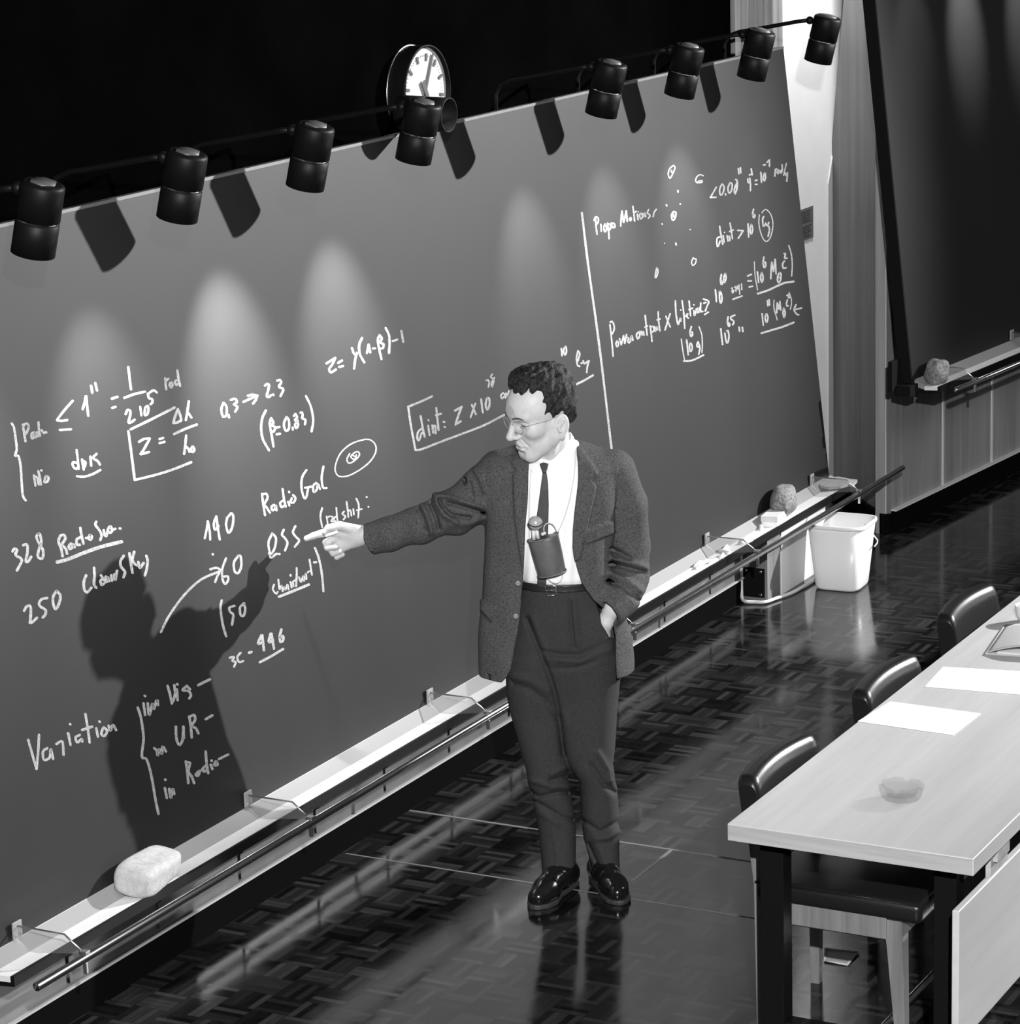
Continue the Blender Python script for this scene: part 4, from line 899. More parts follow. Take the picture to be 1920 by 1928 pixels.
class Vol:
    def __init__(s, lo, hi, h):
        s.lo = np.array(lo, float); s.h = h; s.n = np.ceil((np.array(hi)-s.lo)/h).astype(int)+1
        s.F = np.full(tuple(s.n), 1.0, np.float32)
        s.ax = [s.lo[i]+h*np.arange(s.n[i]) for i in range(3)]
    def grid(s, lo=None, hi=None):
        sl = []
        for i in range(3):
            a = 0 if lo is None else max(int((lo[i]-s.lo[i])/s.h)-1, 0); b = s.n[i] if hi is None else min(int((hi[i]-s.lo[i])/s.h)+2, s.n[i])
            sl.append(slice(a, max(b, a)))
        X, Y, Z = np.meshgrid(*[s.ax[i][sl[i]] for i in range(3)], indexing='ij', sparse=True)
        return tuple(sl), X, Y, Z
    def cone(s, p, q, r1, r2, k=0.02, sub=False, fl=None):
        """rounded cone; fl=(axis vector, squash) flattens it"""
        p, q = np.array(p), np.array(q); R = max(r1, r2)+k+2*s.h
        sl, X, Y, Z = s.grid(np.minimum(p, q)-R, np.maximum(p, q)+R)
        d = q-p; L = d @ d+1e-12
        t = np.clip(((X-p[0])*d[0]+(Y-p[1])*d[1]+(Z-p[2])*d[2])/L, 0, 1)
        dist = np.sqrt((X-p[0]-t*d[0])**2+(Y-p[1]-t*d[1])**2+(Z-p[2]-t*d[2])**2)-(r1+(r2-r1)*t)
        s.F[sl] = smax(s.F[sl], -dist, k) if sub else smin(s.F[sl], dist, k)
    def ell(s, c, r, k=0.02, sub=False, B=None):
        c, r = np.array(c), np.array(r); R = (max(r)+k+2*s.h)
        sl, X, Y, Z = s.grid(c-R, c+R); x, y, z = X-c[0], Y-c[1], Z-c[2]
        if B is not None: x, y, z = (B[0][0]*x+B[0][1]*y+B[0][2]*z, B[1][0]*x+B[1][1]*y+B[1][2]*z, B[2][0]*x+B[2][1]*y+B[2][2]*z)
        k0 = np.sqrt((x/r[0])**2+(y/r[1])**2+(z/r[2])**2); k1 = np.sqrt((x/r[0]**2)**2+(y/r[1]**2)**2+(z/r[2]**2)**2)+1e-9
        dist = k0*(k0-1)/k1
        s.F[sl] = smax(s.F[sl], -dist, k) if sub else smin(s.F[sl], dist, k)
    def mesh(s):
        F = s.F; S = F < 0; nx, ny, nz = F.shape
        c = np.zeros((nx-1, ny-1, nz-1), np.uint8)
        for i in (0, 1):
            for j in (0, 1):
                for k in (0, 1): c += S[i:nx-1+i, j:ny-1+j, k:nz-1+k]
        act = (c > 0) & (c < 8); I = np.argwhere(act); idx = np.full(c.shape, -1, np.int32); idx[act] = np.arange(len(I))
        V = {}
        for i in (0, 1):
            for j in (0, 1):
                for k in (0, 1): V[i, j, k] = F[I[:, 0]+i, I[:, 1]+j, I[:, 2]+k].astype(float)
        P = np.zeros((len(I), 3)); n = np.zeros(len(I)); ks = list(V)
        for a in ks:
            for b in ks:
                if a < b and sum(abs(a[t]-b[t]) for t in range(3)) == 1:
                    va, vb = V[a], V[b]; mk = (va < 0) != (vb < 0); t = va[mk]/(va[mk]-vb[mk])
                    P[mk] += np.array(a)+(np.array(b)-np.array(a))*t[:, None]; n[mk] += 1
        verts = s.lo+s.h*(I+P/n[:, None]); quads = []
        for ax in range(3):
            o = [1, 2] if ax == 0 else ([2, 0] if ax == 1 else [0, 1])
            sa = [slice(None)]*3; sb = [slice(None)]*3
            for t in o: sa[t] = slice(1, -1); sb[t] = slice(1, -1)
            sa[ax] = slice(0, -1); sb[ax] = slice(1, None)
            A, B = S[tuple(sa)], S[tuple(sb)]
            Q = np.argwhere(A != B); flip = A[tuple(Q.T)]
            for t in o: Q[:, t] += 1
            def cell(da, db):
                R = Q.copy(); R[:, o[0]] -= da; R[:, o[1]] -= db; return idx[R[:, 0], R[:, 1], R[:, 2]]
            q = np.stack([cell(1, 1), cell(0, 1), cell(0, 0), cell(1, 0)], 1)
            q[~flip] = q[~flip][:, ::-1]; quads.append(q)
        q = np.concatenate(quads); q = q[(q >= 0).all(1)]
        return verts, q
def mk_mesh(name, parts, mt, parent=None, relax=0):
    VV, QQ, o = [], [], 0
    for V, Q in parts:
        if relax:
            for it in range(relax):
                acc = np.zeros_like(V); cnt = np.zeros(len(V))
                for a, b in ((0, 1), (1, 2), (2, 3), (3, 0)):
                    np.add.at(acc, Q[:, a], V[Q[:, b]]); np.add.at(cnt, Q[:, a], 1); np.add.at(acc, Q[:, b], V[Q[:, a]]); np.add.at(cnt, Q[:, b], 1)
                V = 0.5*V+0.5*acc/np.maximum(cnt, 1)[:, None]
        VV.append(to_world(V)); QQ.append(Q+o); o += len(V)
    V = np.concatenate(VV); Q = np.concatenate(QQ)
    me = bpy.data.meshes.new(name); me.from_pydata(V.tolist(), [], Q.tolist()); me.update()
    me.polygons.foreach_set('use_smooth', [True]*len(me.polygons))
    o_ = link(name, me, mt, parent)
    return o_
class Rings:
    """stack of rounded cross-sections: rows of (pixel y, pixel x left, pixel x right, half depth, depth centre)"""
    def __init__(s, rows, e=2.4):
        z, c, a, b, y = [], [], [], [], []
        for py, xl, xr, rb, yc in rows:
            L, R = m(xl, py, yc), m(xr, py, yc)
            z.append((L[2]+R[2])/2); c.append((L[0]+R[0])/2); a.append((R[0]-L[0])/2); b.append(rb); y.append(yc)
        o = np.argsort(z); s.z = np.array(z)[o]; s.c = np.array(c)[o]; s.a = np.array(a)[o]; s.b = np.array(b)[o]; s.y = np.array(y)[o]; s.e = e
    def sdf(s, X, Y, Z, grow=0.0, top=None, bot=None):
        zc = Z
        f = lambda v: np.interp(zc, s.z, v)
        a, b = f(s.a)+grow, f(s.b)+grow
        d = ((np.abs((X-f(s.c))/a)**s.e+np.abs((Y-f(s.y))/b)**s.e)**(1/s.e)-1)*np.minimum(a, b)
        t = (s.z[-1] if top is None else top); bt = (s.z[0] if bot is None else bot)
        return np.maximum(np.maximum(d, Z-t), bt-Z)
rng = np.random.RandomState(5)

# ---- trousers
hip = Rings([(1096, 976, 1126, 0.098, 0.0), (1112, 976, 1130, 0.102, 0.0), (1150, 968, 1148, 0.108, 0.0), (1200, 961, 1160, 0.112, 0.005), (1250, 956, 1164, 0.106, 0.01), (1285, 968, 1156, 0.088, 0.01), (1320, 985, 1140, 0.06, 0.01)], 2.3)
legR = Rings([(1180, 975, 1068, 0.08, 0.01), (1230, 957, 1066, 0.104, 0.01), (1300, 953, 1074, 0.098, 0.01), (1340, 960, 1072, 0.090, 0.008), (1377, 971, 1069, 0.085, 0.0), (1420, 982, 1068, 0.080, -0.008), (1449, 990, 1066, 0.075, -0.012), (1478, 995, 1071, 0.070, -0.012), (1530, 1008, 1081, 0.066, -0.005), (1565, 1014, 1084, 0.066, 0.0), (1610, 1018, 1084, 0.066, 0.0), (1652, 1021, 1083, 0.066, -0.005)], 2.2)
legL = Rings([(1180, 1050, 1145, 0.08, 0.01), (1230, 1046, 1164, 0.106, 0.01), (1300, 1042, 1164, 0.098, 0.01), (1366, 1046, 1160, 0.088, 0.0), (1406, 1055, 1158, 0.082, -0.005), (1438, 1070, 1154, 0.077, -0.008), (1467, 1089, 1157, 0.072, -0.005), (1486, 1092, 1162, 0.070, 0.0), (1540, 1094, 1165, 0.067, 0.01), (1575, 1098, 1166, 0.066, 0.015), (1616, 1110, 1166, 0.065, 0.015), (1644, 1122, 1167, 0.065, 0.012)], 2.2)
vt = Vol((-0.24, -0.17, 0.02), (0.18, 0.17, 1.03), 0.0042)
sl, X, Y, Z = vt.grid()
d = smin(smin(legR.sdf(X, Y, Z), legL.sdf(X, Y, Z), 0.010), hip.sdf(X, Y, Z), 0.03)
def crease(vol, d, pts, r, k, amt):
    """a soft fold: raise (amt>0) or sink (amt<0) the cloth along a line of picture points (px,py,b)"""
    X, Y, Z = np.meshgrid(*vol.ax, indexing='ij', sparse=True)
    best = np.full(d.shape, 1e3, np.float32); qx, qy = px_, py_
    for p, q in zip(pts[:-1], pts[1:]):
        ex, ey = q[0]-p[0], q[1]-p[1]
        t = np.clip(((qx-p[0])*ex+(qy-p[1])*ey)/(ex*ex+ey*ey+1e-9), 0, 1)
        best = np.minimum(best, np.sqrt((qx-p[0]-t*ex)**2+(qy-p[1]-t*ey)**2)*PXM)
    return d - np.where(Y < max(p[2] for p in pts)+0.05, amt*np.exp(-(best/r)**2), 0)
px_, py_ = pix(X, Y, Z)
for pts, r, a in (
    ([(992, 1165, -0.1), (1006, 1200, -0.11), (1018, 1232, -0.11), (1034, 1270, -0.11), (1046, 1310, -0.10), (1053, 1360, -0.09), (1060, 1420, -0.08)], 0.008, -0.013), ([(1002, 1165, -0.1), (1018, 1205, -0.11), (1030, 1235, -0.11), (1046, 1275, -0.11), (1058, 1320, -0.10), (1064, 1365, -0.09)], 0.012, 0.006),
    ([(958, 1285, -0.1), (995, 1296, -0.1), (1028, 1320, -0.1), (1048, 1352, -0.09)], 0.009, -0.009), ([(960, 1272, -0.1), (1000, 1282, -0.1), (1032, 1302, -0.1)], 0.012, 0.006),
    ([(1072, 1130, -0.11), (1075, 1175, -0.11), (1080, 1218, -0.11)], 0.005, -0.008), ([(1080, 1130, -0.11), (1084, 1175, -0.11), (1089, 1215, -0.11)], 0.009, 0.006),
    ([(1020, 1225, -0.11), (1050, 1232, -0.11), (1090, 1234, -0.1), (1148, 1206, -0.07)], 0.007, -0.008), ([(1030, 1242, -0.11), (1090, 1246, -0.11), (1150, 1222, -0.07)], 0.009, 0.007), ([(1035, 1258, -0.11), (1080, 1258, -0.11), (1120, 1246, -0.09)], 0.006, -0.005),
    ([(990, 1486, -0.085), (1015, 1500, -0.085), (1050, 1492, -0.08), (1070, 1494, -0.06)], 0.007, -0.011), ([(1000, 1470, -0.085), (1040, 1482, -0.085), (1070, 1480, -0.06)], 0.009, 0.009), ([(1038, 1458, -0.085), (1064, 1446, -0.06)], 0.009, 0.010), ([(1036, 1470, -0.085), (1066, 1462, -0.06)], 0.006, -0.008),
    ([(1008, 1508, -0.08), (1030, 1522, -0.08), (1056, 1538, -0.07), (1080, 1544, -0.05)], 0.007, -0.009), ([(1015, 1530, -0.08), (1050, 1552, -0.07)], 0.010, 0.005),
    ([(1126, 1418, -0.08), (1148, 1452, -0.06), (1150, 1470, -0.06)], 0.009, 0.010), ([(1112, 1440, -0.08), (1136, 1476, -0.07), (1156, 1492, -0.05)], 0.008, -0.010), ([(1098, 1545, -0.06), (1130, 1566, -0.06), (1165, 1546, -0.02)], 0.007, -0.009), ([(1120, 1580, -0.055), (1145, 1578, -0.05), (1165, 1566, -0.03)], 0.008, 0.009),
    ([(1108, 1588, -0.05), (1118, 1612, -0.05), (1136, 1648, -0.05)], 0.006, -0.010), ([(1122, 1588, -0.05), (1134, 1612, -0.05), (1148, 1648, -0.05)], 0.008, 0.006),
    ([(1040, 1560, -0.08), (1046, 1600, -0.08), (1050, 1650, -0.075)], 0.005, 0.004)):
    d = crease(vt, d, pts, r, 0, a)
# the pocketed hand bulges the cloth
for c_, r_ in ((m(1122, 1196, -0.055), (0.046, 0.042, 0.085)),):
    k0 = np.sqrt(((X-c_[0])/r_[0])**2+((Y-c_[1])/r_[1])**2+((Z-c_[2])/r_[2])**2); k1 = np.sqrt(((X-c_[0])/r_[0]**2)**2+((Y-c_[1])/r_[1]**2)**2+((Z-c_[2])/r_[2]**2)**2)+1e-6
    d = smin(d, k0*(k0-1)/k1, 0.03)
# pocket mouth for the left hand
px_, py_ = pix(X, Y, Z)
pk = poly_sdf(px_, py_, [(1122, 1128), (1138, 1128), (1165, 1170), (1160, 1200), (1148, 1200), (1134, 1166)])*PXM
d = np.where((pk < 0.006) & (Y < -0.02), d + np.clip((0.004-pk)/0.006, 0, 1)*0.030, d)
vt.F = d.astype(np.float32)

# ---- jacket
jr = [(830, 1002, 1086, 0.062, 0.045), (842, 955, 1118, 0.075, 0.035), (850, 930, 1138, 0.088, 0.025), (862, 918, 1160, 0.098, 0.015), (880, 914, 1172, 0.108, 0.008), (905, 913, 1172, 0.117, 0.004), (950, 912, 1168, 0.124, 0.0), (1000, 911, 1160, 0.124, 0.0), (1050, 912, 1152, 0.122, 0.0), (1100, 909, 1156, 0.124, 0.0), (1150, 904, 1172, 0.130, 0.005), (1200, 901, 1187, 0.134, 0.01), (1250, 900, 1194, 0.136, 0.012), (1290, 903, 1196, 0.136, 0.012)]
JR = Rings(jr, 2.3)
vj = Vol((-0.66, -0.24, 0.62), (0.28, 0.28, 1.50), 0.0038)
sl, X, Y, Z = vj.grid()
px_, py_ = pix(X, Y, Z)
px_ = px_.astype(np.float32); py_ = py_.astype(np.float32)
front = Y < 0.02
outer = JR.sdf(X, Y, Z).astype(np.float32)
# sleeves
va = Vol((-0.66, -0.24, 0.62), (0.28, 0.28, 1.50), 0.0038)
for a, b, ra, rb in (((942, 893, 0.02), (905, 928, 0.03), 0.076, 0.072), ((905, 928, 0.03), (850, 964, 0.045), 0.072, 0.066), ((850, 964, 0.045), (790, 988, 0.065), 0.066, 0.058), ((905, 938, 0.03), (860, 968, 0.045), 0.070, 0.064), ((790, 988, 0.065), (735, 1004, 0.085), 0.058, 0.053), ((735, 1004, 0.085), (697, 1016, 0.10), 0.053, 0.052)):
    va.cone(m(*a), m(*b), ra, rb, 0.015)
for a, b, ra, rb in (((1158, 886, 0.02), (1178, 950, 0.03), 0.066, 0.066), ((1178, 950, 0.03), (1186, 1030, 0.04), 0.066, 0.060), ((1186, 1030, 0.04), (1187, 1084, 0.02), 0.060, 0.058), ((1187, 1084, 0.02), (1172, 1124, -0.04), 0.058, 0.056), ((1172, 1124, -0.04), (1146, 1150, -0.080), 0.056, 0.052)):
    va.cone(m(*a), m(*b), ra, rb, 0.015)
arms = va.F; del va
# cut the cuffs flat and hollow them
c1, c0 = m(694, 1017, 0.10), m(735, 1004, 0.085); n1 = (c1-c0)/np.linalg.norm(c1-c0)
cut1 = ((X-c1[0])*n1[0]+(Y-c1[1])*n1[1]+(Z-c1[2])*n1[2])
ra_ = np.sqrt(np.maximum((X-c1[0])**2+(Y-c1[1])**2+(Z-c1[2])**2-cut1**2, 0))
arms = np.where(np.abs(cut1) < 0.20, smax(arms, np.where((ra_ < 0.11), cut1, -1), 0.004), arms)
arms = np.where((cut1 > -0.06) & (ra_ < 0.09), np.maximum(arms, 0.043-ra_), arms)
c2, c3 = m(1143, 1153, -0.085), m(1176, 1120, -0.035); n2 = (c2-c3)/np.linalg.norm(c2-c3)
cut2 = ((X-c2[0])*n2[0]+(Y-c2[1])*n2[1]+(Z-c2[2])*n2[2])
rb_ = np.sqrt(np.maximum((X-c2[0])**2+(Y-c2[1])**2+(Z-c2[2])**2-cut2**2, 0))
arms = np.where((np.abs(cut2) < 0.10) & (rb_ < 0.09), smax(arms, cut2, 0.004), arms)
arms = np.where((cut2 > -0.03) & (rb_ < 0.08), np.maximum(arms, 0.040-rb_), arms)
# lapels, collar and flaps as a second thickness of cloth
lap = [[(1003, 836), (985, 846), (968, 858), (962, 874), (972, 884), (966, 890), (966, 930), (969, 980), (976, 1030), (982, 1065), (986, 1096), (1000, 1096), (1000, 836)],
       [(1080, 832), (1097, 846), (1118, 878), (1126, 892), (1113, 903), (1122, 917), (1116, 950), (1104, 1000), (1092, 1052), (1082, 1058), (1070, 1000), (1070, 840)]]
flaps = [[(1098, 1001), (1154, 981), (1160, 1003), (1104, 1025)], [(904, 1128), (932, 1146), (926, 1172), (903, 1148)]]
thick = np.zeros(outer.shape, np.float32)
for pg, t in [(q, 0.0085) for q in lap]+[(q, 0.0075) for q in flaps]:
    pd = poly_sdf(px_, py_, pg)*PXM
    thick = np.maximum(thick, np.where(front, t*np.clip(0.5-pd/0.004, 0, 1), 0))
# notches and welts as fine grooves
def groove(p, q, w_, dep):
    ex, ey = q[0]-p[0], q[1]-p[1]; t = np.clip(((px_-p[0])*ex+(py_-p[1])*ey)/(ex*ex+ey*ey), 0, 1)
    dd = np.sqrt((px_-p[0]-t*ex)**2+(py_-p[1]-t*ey)**2)
    return np.where(front, dep*np.exp(-(dd/w_)**2), 0).astype(np.float32)
body_j = outer - thick + groove((963, 884), (974, 890), 1.6, 0.006) + groove((1109, 909), (1123, 902), 1.6, 0.006) + groove((917, 858), (914, 905), 2.5, 0.004)+groove((914, 905), (913, 985), 2.5, 0.004)+groove((1168, 880), (1160, 960), 2.5, 0.004)+groove((1160, 960), (1158, 1050), 3.5, 0.006)
J = smin(body_j, arms, 0.022)
# hollow it and open the front between the two edges
rows1 = [(815, 1006), (845, 1001), (870, 996), (900, 994), (950, 992), (1000, 989), (1050, 986), (1096, 985), (1150, 980), (1200, 973), (1240, 966), (1262, 960), (1276, 952), (1285, 944), (1294, 934)]
rows2 = [(815, 1074), (840, 1086), (870, 1088), (900, 1087), (950, 1083), (1000, 1077), (1030, 1076), (1050, 1079), (1075, 1087), (1100, 1097), (1130, 1117), (1150, 1138), (1170, 1152), (1200, 1158), (1250, 1160), (1292, 1163)]
y1 = np.array([r[0] for r in rows1]); x1 = np.array([r[1] for r in rows1]); y2 = np.array([r[0] for r in rows2]); x2 = np.array([r[1] for r in rows2])
e1_ = np.interp(py_, y1, x1); e2_ = np.interp(py_, y2, x2)
gap = np.maximum(e1_-px_, px_-e2_)*PXM            # negative in the open strip
opening = np.maximum(gap, Y-0.0)
inner = JR.sdf(X, Y, Z, -0.011, top=m(1040, 893, 0)[2], bot=-9.0).astype(np.float32)
nk = m(1046, 800, 0.03); nk2 = m(1042, 900, 0.0); d_ = nk2-nk; t_ = np.clip(((X-nk[0])*d_[0]+(Y-nk[1])*d_[1]+(Z-nk[2])*d_[2])/(d_ @ d_), -0.5, 1)
inner = np.minimum(inner, np.sqrt((X-nk[0]-t_*d_[0])**2+(Y-nk[1]-t_*d_[1])**2+(Z-nk[2]-t_*d_[2])**2)-0.070-0.012*t_).astype(np.float32)
J = smax(J, -inner, 0.003)
J = smax(J, -opening.astype(np.float32), 0.004)
for pts, r, a in (
    ([(817, 930, 0), (824, 950, 0), (836, 970, 0), (860, 984, 0)], 0.009, 0.013), ([(806, 936, 0), (814, 958, 0), (822, 976, 0), (826, 994, 0)], 0.006, -0.013), ([(793, 950, 0), (803, 968, 0), (810, 990, 0), (812, 1004, 0)], 0.008, 0.012), ([(785, 954, 0), (795, 975, 0), (802, 998, 0)], 0.006, -0.008),
    ([(826, 942, 0), (834, 956, 0), (850, 970, 0), (884, 975, 0)], 0.006, -0.012), ([(822, 932, 0), (845, 934, 0), (870, 944, 0), (908, 956, 0)], 0.009, 0.012), ([(840, 946, 0), (870, 954, 0), (911, 966, 0)], 0.006, -0.012), ([(874, 902, 0), (876, 910, 0)], 0.006, -0.018), ([(884, 908, 0), (888, 925, 0), (890, 935, 0)], 0.006, -0.008), ([(893, 884, 0), (905, 905, 0), (911, 925, 0)], 0.008, 0.008),
    ([(850, 990, 0), (885, 986, 0), (908, 976, 0)], 0.010, 0.006),
    ([(1154, 1035, -0.05), (1170, 1042, -0.05), (1186, 1052, -0.03)], 0.008, -0.012), ([(1155, 1052, -0.05), (1190, 1060, -0.04), (1216, 1068, 0.0)], 0.010, 0.011), ([(1152, 1062, -0.05), (1185, 1070, -0.05), (1212, 1078, -0.02)], 0.008, -0.012),
    ([(1150, 1080, -0.06), (1180, 1090, -0.06), (1208, 1112, -0.03)], 0.011, 0.009), ([(1146, 1095, -0.07), (1176, 1106, -0.075), (1200, 1130, -0.05)], 0.009, -0.008),
    ):
    J = crease(vj, J, pts, r*0.9, 0, a*1.25)
# faint long undulations of hanging cloth
J = J + (0.0022*np.sin(X*55+Z*9+1.0)*np.sin(Z*17+Y*21)).astype(np.float32)
zb = m(940, 1291, -0.12)[2]
J = np.maximum(J, zb-Z)
vj.F = J.astype(np.float32)

# ---- shirt, with collar
SR = Rings([(815, 1012, 1078, 0.060, 0.035), (846, 985, 1096, 0.075, 0.022), (870, 945, 1135, 0.098, 0.006), (905, 940, 1142, 0.110, 0.0), (950, 940, 1140, 0.113, 0.0), (1000, 945, 1135, 0.113, 0.0), (1050, 962, 1126, 0.111, 0.0), (1080, 974, 1122, 0.104, 0.0), (1096, 985, 1116, 0.090, 0.0), (1108, 992, 1108, 0.075, 0.0)], 2.3)
vs = Vol((-0.19, -0.16, 0.95), (0.10, 0.13, 1.52), 0.0030)
sl, X, Y, Z = vs.grid(); px_, py_ = pix(X, Y, Z)
d = SR.sdf(X, Y, Z, top=m(1040, 862, -0.1)[2]+0.02)
nk0, nk1 = m(1042, 806, 0.005), m(1043, 872, 0.0)
ax_n = nk1-nk0; Ln = np.linalg.norm(ax_n); an = ax_n/Ln
tn = (X-nk0[0])*an[0]+(Y-nk0[1])*an[1]+(Z-nk0[2])*an[2]
rn = np.sqrt(np.maximum((X-nk0[0])**2+(Y-nk0[1])**2+(Z-nk0[2])**2-tn**2, 0))
# collar stand: a cone shell round the neck, its upper rim dropping to the front
rc = 0.0525+0.17*np.clip(tn-0.012, 0, 1)
rim = 0.028 - Y*0.62 + (X-nk0[0])*(-0.05)
coll = np.maximum(np.abs(rn-rc-0.003)-0.0045, np.maximum(0.020+np.clip(-Y, -0.1, 0.2)*0.55-tn, tn-0.16))
ln = poly_sdf(px_, py_, [(900, 700), (1200, 700), (1200, 870), (1093, 852), (1083, 828), (1073, 812), (1050, 841), (1030, 863), (1022, 868), (1012, 868), (1000, 860), (985, 850)])*PXM
coll = smax(coll, -ln, 0.002)
d = smin(d, coll, 0.006)
wings = [[(1070, 832), (1078, 846), (1080, 868), (1062, 884), (1036, 872), (1030, 874), (1052, 858)], [(996, 868), (1018, 872), (1016, 884), (1006, 892), (994, 880)]]
for pg in wings:
    pd = poly_sdf(px_, py_, pg)*PXM
    d = d - np.where(Y < 0.03, 0.004*np.clip(0.5-pd/0.003, 0, 1), 0)
# front band and soft vertical folds
d = d + 0.0016*np.sin(px_*0.33+py_*0.02)*np.where(Y < 0, 1, 0)*np.clip((py_-900)/80, 0, 1)
vs.F = d.astype(np.float32)

# ---- tie and belt (cut from thin shells over the shirt and the trousers)
vti = Vol((-0.16, -0.16, 0.96), (0.02, -0.05, 1.44), 0.0018)
sl, X, Y, Z = vti.grid(); px_, py_ = pix(X, Y, Z)
sd = SR.sdf(X, Y, Z, top=2.0)
tie = [(1022, 884), (1028, 884), (1032, 910), (1033, 950), (1032, 1000), (1031, 1050), (1029, 1085), (1028, 1104), (1018, 1108), (1011, 1102), (1012, 1080), (1004, 1040), (1006, 1000), (1012, 960), (1018, 915)]
pd = poly_sdf(px_, py_, tie)*PXM
F_ = smax(np.abs(sd-0.006)-0.0045, pd, 0.003)
kn_ = m(1024.5, 880, -0.105)
kp = poly_sdf(px_, py_, [(1015.5, 873), (1023, 870.5), (1033, 873), (1031, 882), (1028, 890), (1021.5, 890)])*PXM
F_ = np.minimum(F_, smax(np.maximum(sd-0.020, -0.004-sd), kp, 0.004))
vti.F = F_.astype(np.float32)
vb = Vol((-0.20, -0.16, 0.93), (0.12, 0.14, 1.06), 0.0026)
sl, X, Y, Z = vb.grid(); px_, py_ = pix(X, Y, Z)
hd = hip.sdf(X, Y, Z, top=2.0)
zc_ = m(1045, 1108, -0.1)[2]; band = np.abs(Z-zc_+0.03*(X-m(1045, 1108)[0]))-0.012
vb.F = np.maximum(np.abs(hd-0.004)-0.0035, band).astype(np.float32)

# ---- shoes
def shoe(heel, toe, lift):
    h, t = onz(*heel), onz(*toe); h = np.array([(h-P0) @ E1, (h-P0) @ EB, 0]); t = np.array([(t-P0) @ E1, (t-P0) @ EB, 0])
    f = (t-h)/np.linalg.norm(t-h); L = np.linalg.norm(t-h); s = np.array([-f[1], f[0], 0])
    def q(a, b, z): return h+f*a*L+s*b+np.array([0, 0, z])
    lo = np.minimum(h, t)-0.09; hi = np.maximum(h, t)+0.09; lo[2] = 0.0; hi[2] = 0.17
    v = Vol(lo, hi, 0.0026)
    for a, b, ra, rb in (((0.16, 0, 0.044), (0.38, 0, 0.050), 0.038, 0.040), ((0.38, 0, 0.046), (0.68, 0.002, 0.040), 0.040, 0.040), ((0.68, 0.002, 0.034), (0.86, 0.001, 0.030), 0.042, 0.032), ((0.17, 0, 0.05), (0.25, 0, 0.10), 0.036, 0.036), ((0.30, 0, 0.06), (0.52, 0, 0.058), 0.036, 0.034), ((0.72, 0.013, 0.03), (0.80, 0.012, 0.028), 0.032, 0.028)):
        v.cone(q(*a), q(*b), ra, rb, 0.02)
    sl, X, Y, Z = v.grid(); u = ((X-h[0])*f[0]+(Y-h[1])*f[1])/L; w_ = (X-h[0])*s[0]+(Y-h[1])*s[1]
    F0 = v.F.copy()
    # lace flap and toe cap seams
    F0 += 0.002*np.exp(-((u-0.62)/0.012)**2)*(Z > 0.03) + 0.0018*np.exp(-((u-0.50+1.5*np.abs(w_))/0.010)**2)*(Z > 0.04)
    v.F = np.maximum(F0, 0.016-Z).astype(np.float32)
    sv = Vol(lo, hi, 0.0026)
    wid = np.interp(u, [0.0, 0.08, 0.3, 0.5, 0.72, 0.88, 0.96, 1.0], [0.012, 0.032, 0.035, 0.036, 0.047, 0.040, 0.024, 0.008])
    off = np.interp(u, [0, 0.5, 0.75, 1], [0, 0, 0.006, 0.003])
    sf = np.maximum(np.abs(w_-off)-wid, np.maximum(-u*L, (u-1)*L))
    sv.F = np.maximum(sf, np.maximum(Z-0.016, 0.0008-Z)).astype(np.float32)
    return v.mesh(), sv.mesh()
shR, soR = shoe((1081, 1660), (1001, 1714), 0); shL, soL = shoe((1122, 1650), (1168, 1706), 0)

# ---- head
_hx, _hy = pix(-0.0925, 0.0, 1.545); HC = m(float(_hx), float(_hy), -0.065); HS = 1.04
def hbasis(t, p, r):
    f = np.array([-math.sin(t), -math.cos(t), 0]); s = np.array([math.cos(t), -math.sin(t), 0]); u = np.array([0, 0, 1.0])
    f2 = math.cos(p)*f-math.sin(p)*u; u2 = math.cos(p)*u+math.sin(p)*f
    return f2, math.cos(r)*s+math.sin(r)*u2, -math.sin(r)*s+math.cos(r)*u2
HF, HSd, HU = hbasis(math.radians(60), math.radians(11), math.radians(-5))
def h2m(V): return HC + HS*(V[:, 0:1]*HF+V[:, 1:2]*HSd+V[:, 2:3]*HU)
vh = Vol((-0.14, -0.11, -0.20), (0.145, 0.115, 0.155), 0.0021)
vh.ell((-0.004, 0, 0.045), (0.100, 0.076, 0.084), 0.0)
vh.ell((0.030, 0, 0.030), (0.074, 0.062, 0.062), 0.03)           # forehead
vh.ell((0.030, 0, -0.040), (0.064, 0.056, 0.082), 0.03)          # face
vh.cone((0.066, 0.010, -0.108), (0.066, -0.010, -0.108), 0.017, 0.017, 0.022)   # chin
